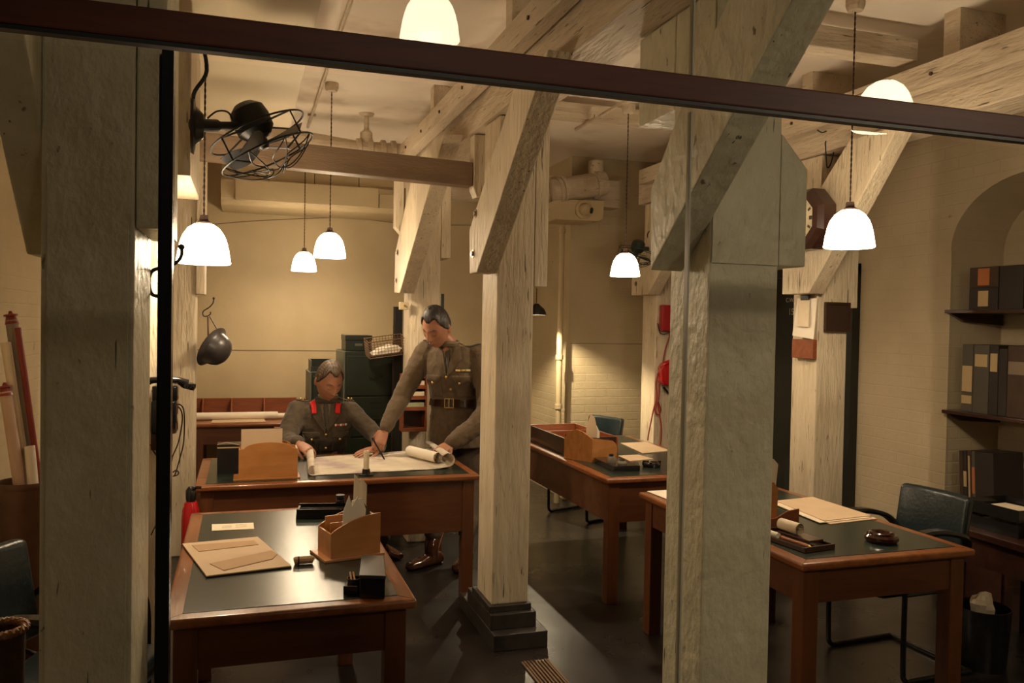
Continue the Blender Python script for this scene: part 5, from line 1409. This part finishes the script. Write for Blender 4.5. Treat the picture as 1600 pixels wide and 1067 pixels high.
def patch(name, polys, M, target, material, parent, off=.004, th=.003, cuts=4, n_extra=None):
    """flat outlines (x, z) in the torso frame M, laid on the garment below"""
    bm = bmesh.new()
    f = bm.faces.new([bm.verts.new((x,-.35,z)) for x,z in polys])
    bmesh.ops.triangulate(bm, faces=[f])
    for _ in range(3):
        long_ = [e for e in bm.edges if e.calc_length() > .016]
        if not long_: break
        bmesh.ops.subdivide_edges(bm, edges=long_, cuts=1); bmesh.ops.triangulate(bm, faces=bm.faces[:])
    bmesh.ops.recalc_face_normals(bm, faces=bm.faces)
    me = bpy.data.meshes.new(name); bm.to_mesh(me); bm.free(); me.materials.append(material)
    for p in me.polygons: p.use_smooth = True
    o = bpy.data.objects.new(name, me); C.objects.link(o); o.parent = parent; o.matrix_local = M
    s = o.modifiers.new('lay','SHRINKWRAP'); s.target = target; s.wrap_method = 'PROJECT'; s.use_project_y = True; s.use_positive_direction = True; s.use_negative_direction = False; s.offset = off; s.wrap_mode = 'ABOVE_SURFACE'
    s2 = o.modifiers.new('thick','SOLIDIFY'); s2.thickness = th; s2.offset = 1
    return o
def mirror(p): return [(-x,z) for x,z in p][::-1]
def dress_front(t, M, jk, zt, cloth, seated=False):
    """M: torso frame (front = -Y, up = Z, origin at chest centre)"""
    patch('shirt_front', [(-.045,zt),(0,zt-.19),(.045,zt)], M, jk, SHIRT, t, off=.001, th=.001)
    patch('tie', [(-.014,zt+.0),(-.018,zt-.03),(-.012,zt-.045),(-.016,zt-.14),(0,zt-.18),(.016,zt-.14),(.012,zt-.045),(.018,zt-.03),(.014,zt)], M, jk, TIE, t, off=.003, th=.004)
    lap = [(.040,zt+.005),(.002,zt-.185),(.010,zt-.20),(.088,zt-.085),(.072,zt-.055),(.092,zt-.045),(.068,zt+.012)]
    for L in (lap, mirror(lap)): patch('lapel', L, M, jk, cloth, t, off=.005, th=.005)
    for s in (-1,1):
        pk = [(.045,-.055),(.145,-.055),(.148,-.165),(.048,-.170)]; fl = [(.042,-.020),(.150,-.020),(.150,-.060),(.125,-.058),(.096,-.078),(.067,-.058),(.042,-.060)]
        pk = [(x,z+zt-.17) for x,z in pk]; fl = [(x,z+zt-.17) for x,z in fl]
        if s < 0: pk, fl = mirror(pk), mirror(fl)
        a = patch('breast_pocket', pk, M, jk, cloth, t, off=.001, th=.004)
        b = patch('pocket_flap', fl, M, jk, cloth, t, off=.006, th=.004)
def surf_button(t, M, jk_pt, x, z, y, m=BRASS, r=.009):
    MB().sphere((0,0,0), r, sc=(1,.5,1), n=10, M=M@Matrix.Translation((x,y,z))).build('button', m, t, smooth=True)

def strap(t, a, c, wdir, jk, material):
    g = []
    for i in range(9):
        p = a.lerp(c, i/8)+Vector((0,0,.03)); g.append([p-wdir*.022, p, p+wdir*.022])
    o = MB().sheet(g, 0).build('shoulder_strap', material, t, smooth=True)
    w = o.modifiers.new('lay','SHRINKWRAP'); w.target = jk; w.wrap_method = 'NEAREST_SURFACEPOINT'; w.offset = .005; w.wrap_mode = 'ABOVE_SURFACE'
    k = o.modifiers.new('thick','SOLIDIFY'); k.thickness = .005; k.offset = 0
HS = 1.13
# ---------------------------------------------------------------- the standing officer
def standing():
    O = Vector((1.40, 5.62, 0))
    t = thing('person', O, 'standing man in khaki officer uniform and brown belt leaning over the map', 'person', 'the two uniformed men at the map desk')
    L = lambda v: Vector(v)-O
    f = Vector((-.50,-.866,0))                      # facing
    lft = Vector((.866,-.50,0))                     # his left
    pel = Vector((1.45,5.70,.98)); chest = Vector((1.375,5.56,1.33)); neck = Vector((1.335,5.50,1.515)); hd = at(682,511,Y=5.44)
    rs = chest-lft*.185+Vector((-.01,.0,.135)); ls = chest+lft*.185+Vector((0,0,.115))
    rw = at(601,672,Y=5.50); lw = at(703,694,Y=5.30)
    re = rs.lerp(rw,.50)+Vector((.0,.05,-.02)); le = at(764,640,Y=5.36)
    rk = at(668,815,Y=5.50); ra = at(685,868,Y=5.48); lk = at(738,820,Y=5.40); la = at(728,885,Y=5.34)
    rk = Vector((1.42,5.80,.52)); ra = Vector((1.245,5.52,.10)); lk = Vector((1.57,5.70,.50)); la = Vector((1.47,5.46,.10))
    # head frame: looks down and to image left
    fwd = Vector((-.62,-.60,-.50)).normalized(); up = Vector((-.26,-.36,.9))
    z = (up-fwd*up.dot(fwd)).normalized(); y = -fwd; x = y.cross(z)
    MH = Matrix((x,y,z)).transposed().to_4x4() @ Matrix.Diagonal((HS,HS,HS*1.10,1)); MH.translation = L(hd)
    b = MB()
    head(b, MH)
    limb(b, [L(neck)+Vector((0,.02,-.06)), L(neck)+Vector((0,.0,.01)), L(hd)+MH.to_3x3()@Vector((0,.022,-.06))], [.058,.052,.050])
    loft(b, [(L(pel)-Vector((0,0,.05)), lft*.12, f*.08),(L(pel), lft*.12, f*.08),(L(chest)-Vector((0,0,.12)), lft*.11, f*.07),(L(chest), lft*.16, f*.10),(L(chest)+Vector((0,0,.12)), lft*.15, f*.08),(L(neck), lft*.06, f*.05)])
    limb(b, [L(rs), L(re), L(rw)], [.045,.038,.027]); limb(b, [L(ls), L(le), L(lw)], [.045,.038,.027])
    limb(b, [L(pel)-lft*.085, L(rk), L(ra)], [.085,.055,.04]); limb(b, [L(pel)+lft*.085, L(lk), L(la)], [.085,.055,.04])
    # right hand: fingers down round the pen
    tip = at(587,707,Y=5.46)
    hx = (tip-rw).normalized(); MR = axes(hx, (-.25,-.95,.15), L(rw))
    hand(b, MR, -1, (.55,.62,.70,.75), thumb=(.45,.5), spread=.04, sc=1.0)
    hx = (at(676,712,Y=5.22)-lw); ML = axes(hx, (.15,-.45,.85), L(lw))
    hand(b, ML, 1, (.35,.38,.42,.45), thumb=(.7,.3))
    body = b.build('body', SKIN, t, smooth=True, autosmooth=0, recalc=True); remesh(body, .0036, 1)
    face_bits(MH, t, HAIRG); hair(MH, 'hair', HAIRG, t, front=.56, seed=3)
    # trousers
    b = MB()
    loft(b, [(L(pel)-Vector((0,0,.02)), lft*.13, f*.10),(L(pel)-Vector((0,0,.10)), lft*.18, f*.135),(L(pel)-Vector((0,0,.16)), lft*.15, f*.11)])
    limb(b, [L(pel)-lft*.085-Vector((0,0,.05)), L(rk), L(ra)+Vector((0,.0,.13))], [.105,.086,.062]); limb(b, [L(pel)+lft*.085-Vector((0,0,.05)), L(lk), L(la)+Vector((0,0,.13))], [.105,.086,.062])
    remesh(b.build('trousers', TROUS, t, smooth=True), .008, 4, (.10,.016))
    for a, d in ((ra, Vector((-.90,-.44,0))), (la, Vector((-.55,-.83,0)))):
        a = L(a); d = d.normalized(); s = Vector((-d.y,d.x,0)); b = MB()
        loft(b, [(Vector((a.x,a.y,0))-d*.085+Vector((0,0,.035)), s*.030, Vector((0,0,.034))),(Vector((a.x,a.y,0))-d*.06+Vector((0,0,.045)), s*.038, Vector((0,0,.044))),(Vector((a.x,a.y,0))+d*.03+Vector((0,0,.045)), s*.040, Vector((0,0,.044))),(Vector((a.x,a.y,0))+d*.12+Vector((0,0,.033)), s*.048, Vector((0,0,.032))),(Vector((a.x,a.y,0))+d*.19+Vector((0,0,.028)), s*.040, Vector((0,0,.027))),(Vector((a.x,a.y,0))+d*.215+Vector((0,0,.022)), s*.02, Vector((0,0,.016)))], p=2.4)
        limb(b, [a-Vector((0,0,.05)), a+Vector((0,0,.06)), a.lerp(L(rk if a == L(ra) else lk),.55)], [.046,.052,.064])
        remesh(b.build('boot', BOOT, t, smooth=True), .006, 3)
    # tunic
    b = MB(); sp = (L(neck)-L(pel)).normalized()
    up1 = Vector((0,0,1))
    S = lambda h: L(pel).lerp(L(chest), h/.35)
    rings = [(L(pel)-up1*.19, lft*.215, f*.170),(L(pel)-up1*.10, lft*.205, f*.165),(S(.02), lft*.190, f*.150),(S(.11), lft*.176, f*.134),(S(.15), lft*.174, f*.130),(S(.21), lft*.176, f*.128),(L(chest)-up1*.04, lft*.190, f*.135),(L(chest)+up1*.05, lft*.200, f*.132),(L(chest)+up1*.12, lft*.190, f*.115),(L(chest)+up1*.165, lft*.135, f*.092),(L(neck)-up1*.012, lft*.078, f*.074),(L(neck)+up1*.012, lft*.070, f*.068)]
    loft(b, rings, 28)
    limb(b, [L(rs)-up1*.01, L(re), L(rw)+(L(re)-L(rw)).normalized()*.02], [.080,.066,.046], 18); limb(b, [L(ls)-up1*.01, L(le), L(lw)+(L(le)-L(lw)).normalized()*.02], [.084,.086,.054], 18)
    jk = remesh(b.build('tunic', KHAKI, t, smooth=True), .007, 5, (.07,.020))
    MT = Matrix((lft, -f, up1)).transposed().to_4x4(); MT.translation = L(chest)
    dress_front(t, MT, jk, .165, KHAKI)
    for k,(x,z,y) in enumerate(((0,-.035,-.142),(.02,-.12,-.102),(.096,-.075,-.150),(-.096,-.075,-.150))): surf_button(t, MT, jk, x, z, y)
    # ribbons
    for k, c in enumerate(((.55,.40,.14),(.45,.30,.12),(.60,.50,.25))):
        patch('medal_ribbon', [(.062+.030*k,.005),(.089+.030*k,.005),(.089+.030*k,.018),(.062+.030*k,.018)], MT, jk, mat('ribbon_%s'%('gold','ochre','straw')[k], c, .7), t, off=.008, th=.002)
    MB().tube([L(neck)+Vector((.060*math.cos(a*PI/14), -.004+.060*math.sin(a*PI/14), .016+.006*math.sin(a*PI/14))) for a in range(28)], .013, 8, closed=True).build('shirt_collar', SHIRT, t, smooth=True)
    # shoulder straps
    for s, sh in ((-1,rs),(1,ls)):
        a = L(neck)+lft*s*.075+up1*.005-f*.01; c = L(sh)+up1*.066+lft*s*.02
        strap(t, a, c, f, jk, KHAKID)
        MB().sphere(a.lerp(c,.2)-up1*.004, .008, n=8).build('button', BRASS, t, smooth=True)
    # belt with buckle
    b = MB(); c = S(.13); W_ = []
    n = 40
    for z in (-.026,.026):
        W_.append([b.bm.verts.new(c+lft*math.cos(2*PI*i/n)*(.184+z*-.15)+f*math.sin(2*PI*i/n)*(.142+z*-.15)+up1*z) for i in range(n)])
    fs = [b.bm.faces.new((W_[0][i],W_[0][(i+1)%n],W_[1][(i+1)%n],W_[1][i])) for i in range(n)]
    bmesh.ops.solidify(b.bm, geom=fs, thickness=.004)
    b.build('belt', BELT, t, smooth=True)
    cc = c+f*.150
    for (x0,x1,z0,z1) in ((-.03,.03,.028,.033),(-.03,.03,-.033,-.028),(-.033,-.028,-.033,.033),(.028,.033,-.033,.033),(-.003,.003,-.03,.03)):
        MB().box(x0,x1,-.004,.002,z0,z1, M=Matrix.Translation(cc)@Matrix((lft,-f,up1)).transposed().to_4x4()).build('buckle_bar', BRASS, t)
    # cuffs of the shirt and the pen
    p0 = at(584,688,Y=5.40); p1 = at(602,722,Y=5.36)+Vector((0,0,.008))
    pen = thing('fountain_pen', p1, 'dark pen held upright over the map by the standing man', 'pen')
    MB().tube([p0-p1, (p0-p1)*.12, Vector((0,0,0))], [.006,.0055,.001], 8).build('barrel', BLACK, pen, smooth=True)
    MB().tube([(p0-p1)*1.0, (p0-p1)*1.12], [.009,.008], 10).build('cap', BLACK, pen, smooth=True)
    return t
standing()
# ---------------------------------------------------------------- the seated officer
def seated():
    O = Vector((.575, 6.02, 0))
    t = thing('person', O, 'seated man in khaki uniform with scarlet collar tabs reading the map', 'person', 'the two uniformed men at the map desk')
    L = lambda v: Vector(v)-O
    f = Vector((.0,-1,0)); f = Vector((-.05,-1,0)).normalized(); lft = Vector((-f.y, f.x, 0)); up1 = Vector((0,0,1))
    pel = Vector((.53,6.08,.56)); chest = Vector((.555,5.965,.93)); neck = Vector((.57,5.92,1.115)); hd = at(514,595,Y=5.86)
    rs = chest-lft*.185+up1*.105; ls = chest+lft*.19+up1*.105
    rw = at(466,693,Y=5.58); re = at(449,681,Y=5.80); re.z -= .02
    lw = at(592,700,Y=5.56); le = at(588,682,Y=5.80)
    rk = Vector((.43,5.60,.50)); ra = Vector((.46,5.62,.09)); lk = Vector((.70,5.60,.50)); la = Vector((.95,5.85,.09))
    fwd = Vector((.26,-.78,-.46)).normalized(); up = Vector((.12,-.30,.9))
    z = (up-fwd*up.dot(fwd)).normalized(); y = -fwd; x = y.cross(z)
    MH = Matrix((x,y,z)).transposed().to_4x4() @ Matrix.Diagonal((HS,HS,HS*1.10,1)); MH.translation = L(hd)
    b = MB(); head(b, MH)
    limb(b, [L(neck)+Vector((0,.02,-.06)), L(neck)+Vector((0,.0,.01)), L(hd)+MH.to_3x3()@Vector((0,.022,-.06))], [.058,.052,.050])
    loft(b, [(L(pel)-up1*.05, lft*.12, f*.08),(L(pel), lft*.12, f*.07),(L(chest)-up1*.12, lft*.11, f*.06),(L(chest), lft*.14, f*.08),(L(chest)+up1*.10, lft*.14, f*.08),(L(neck), lft*.06, f*.05)])
    limb(b, [L(rs), L(re), L(rw)], [.045,.038,.027]); limb(b, [L(ls), L(le), L(lw)], [.045,.038,.027])
    limb(b, [L(pel)-lft*.09, L(rk), L(ra)], [.08,.055,.04]); limb(b, [L(pel)+lft*.09, L(lk), L(la)], [.08,.055,.04])
    hx = at(484,705,Y=5.50)-rw; MR = axes(hx, (-.1,-.5,.85), L(rw)); hand(b, MR, -1, (.50,.55,.6,.65), thumb=(.5,.4))
    hx = at(556,709,Y=5.50)-lw; ML = axes((hx.x,hx.y,-.02), (.05,-.15,1), L(lw)); hand(b, ML, 1, (.10,.12,.14,.18), thumb=(.65,.1), spread=.13)
    remesh(b.build('body', SKIN, t, smooth=True), .0036, 1)
    face_bits(MH, t, HAIRB); hair(MH, 'hair', HAIRB, t, front=.60, part=-.28, seed=8)
    b = MB()
    limb(b, [L(pel)-lft*.09, L(rk), L(ra)+up1*.04], [.10,.085,.065]); limb(b, [L(pel)+lft*.09, L(lk), L(la)+up1*.04], [.10,.085,.065])
    loft(b, [(L(pel)-up1*.09, lft*.17, f*.13),(L(pel)-up1*.02, lft*.17, f*.12)])
    remesh(b.build('trousers', TROUS, t, smooth=True), .009, 3)
    for a, d in ((ra, Vector((.0,-1,0))), (la, Vector((.55,-.83,0)))):
        a = L(a); d = d.normalized(); s = Vector((-d.y,d.x,0)); b = MB(); g = Vector((a.x,a.y,0))
        loft(b, [(g-d*.08+up1*.034, s*.030, up1*.033),(g-d*.05+up1*.04, s*.036, up1*.039),(g+d*.05+up1*.04, s*.040, up1*.039),(g+d*.13+up1*.03, s*.046, up1*.029),(g+d*.20+up1*.024, s*.03, up1*.02)], p=2.4)
        limb(b, [a-up1*.04, a+up1*.06], [.044,.046])
        remesh(b.build('shoe', BOOT, t, smooth=True), .007, 3)
    b = MB()
    rings = [(L(pel)-up1*.06, lft*.19, f*.17),(L(pel)+up1*.06, lft*.18, f*.155),(L(pel)+up1*.16, lft*.172, f*.14),(L(chest)-up1*.10, lft*.178, f*.14),(L(chest)-up1*.02, lft*.195, f*.142),(L(chest)+up1*.06, lft*.198, f*.130),(L(chest)+up1*.115, lft*.180, f*.108),(L(chest)+up1*.150, lft*.130, f*.088),(L(neck)-up1*.015, lft*.080, f*.076),(L(neck)+up1*.008, lft*.072, f*.070)]
    loft(b, rings, 28)
    limb(b, [L(rs)-up1*.01, L(re), L(rw)+(L(re)-L(rw)).normalized()*.03], [.080,.068,.050], 18); limb(b, [L(ls)-up1*.01-lft*.02, L(le), L(lw)+(L(le)-L(lw)).normalized()*.03], [.072,.058,.046], 18)
    jk = remesh(b.build('tunic', KHAKID, t, smooth=True), .007, 5, (.07,.018))
    MT = Matrix((lft,-f,up1)).transposed().to_4x4(); MT.translation = L(chest)
    dress_front(t, MT, jk, .150, KHAKID)
    tab = [(.066,.100),(.086,.104),(.104,.165),(.072,.178)]
    tab = [(.058,.085),(.088,.078),(.098,.150),(.066,.168)]
    for q in (tab, mirror(tab)): patch('scarlet_collar_tab', q, MT, jk, REDF, t, off=.013, th=.006)
    for k,(x,z,y) in enumerate(((0,-.055,-.160),(0,-.15,-.160),(0,-.24,-.160),(.096,-.09,-.158),(-.096,-.09,-.158))): surf_button(t, MT, jk, x, z, y)
    for k, c in enumerate(((.70,.55,.45),(.45,.06,.05),(.75,.65,.55),(.50,.12,.08),(.70,.60,.50))):
        patch('medal_ribbon', [(.058+.017*k,-.002+.0),(.073+.017*k,-.002),(.073+.017*k,.014),(.058+.017*k,.014)], MT, jk, mat('ribbon_%s'%('cream','red','white','crimson','ivory')[k], c, .7), t, off=.008, th=.002)
    for s, sh in ((-1,rs),(1,ls)):
        a = L(neck)+lft*s*.080+up1*.000; c = L(sh)+up1*.066+lft*s*.02
        strap(t, a, c, f, jk, KHAKI)
        for q in (.75,.55): MB().sphere(a.lerp(c,q)+up1*.004, .009, n=8).build('rank_pip', BRASS, t, smooth=True)
    MB().tube([L(neck)+Vector((.060*math.cos(a*PI/14), -.004+.060*math.sin(a*PI/14), .016+.006*math.sin(a*PI/14))) for a in range(28)], .013, 8, closed=True).build('shirt_collar', SHIRT, t, smooth=True)
    rwL = L(rw); d = (L(re)-rwL).normalized()
    MB().tube([rwL+d*.012, rwL+d*.045], [.036,.040], 16).build('shirt_cuff', mat('pale_grey_cuff',(.42,.38,.31),.8), t, smooth=True)
    return t
seated()
EXPO = -0.32
# ================================================================ world and view
w = bpy.data.worlds.new('world'); scn.world = w; w.use_nodes = True
w.node_tree.nodes['Background'].inputs[0].default_value = (1,.8,.55,1); w.node_tree.nodes['Background'].inputs[1].default_value = .004
vs = scn.view_settings
vs.view_transform = 'Standard'; vs.look = 'None'; vs.gamma = 1; vs.use_curve_mapping = False; vs.exposure = EXPO
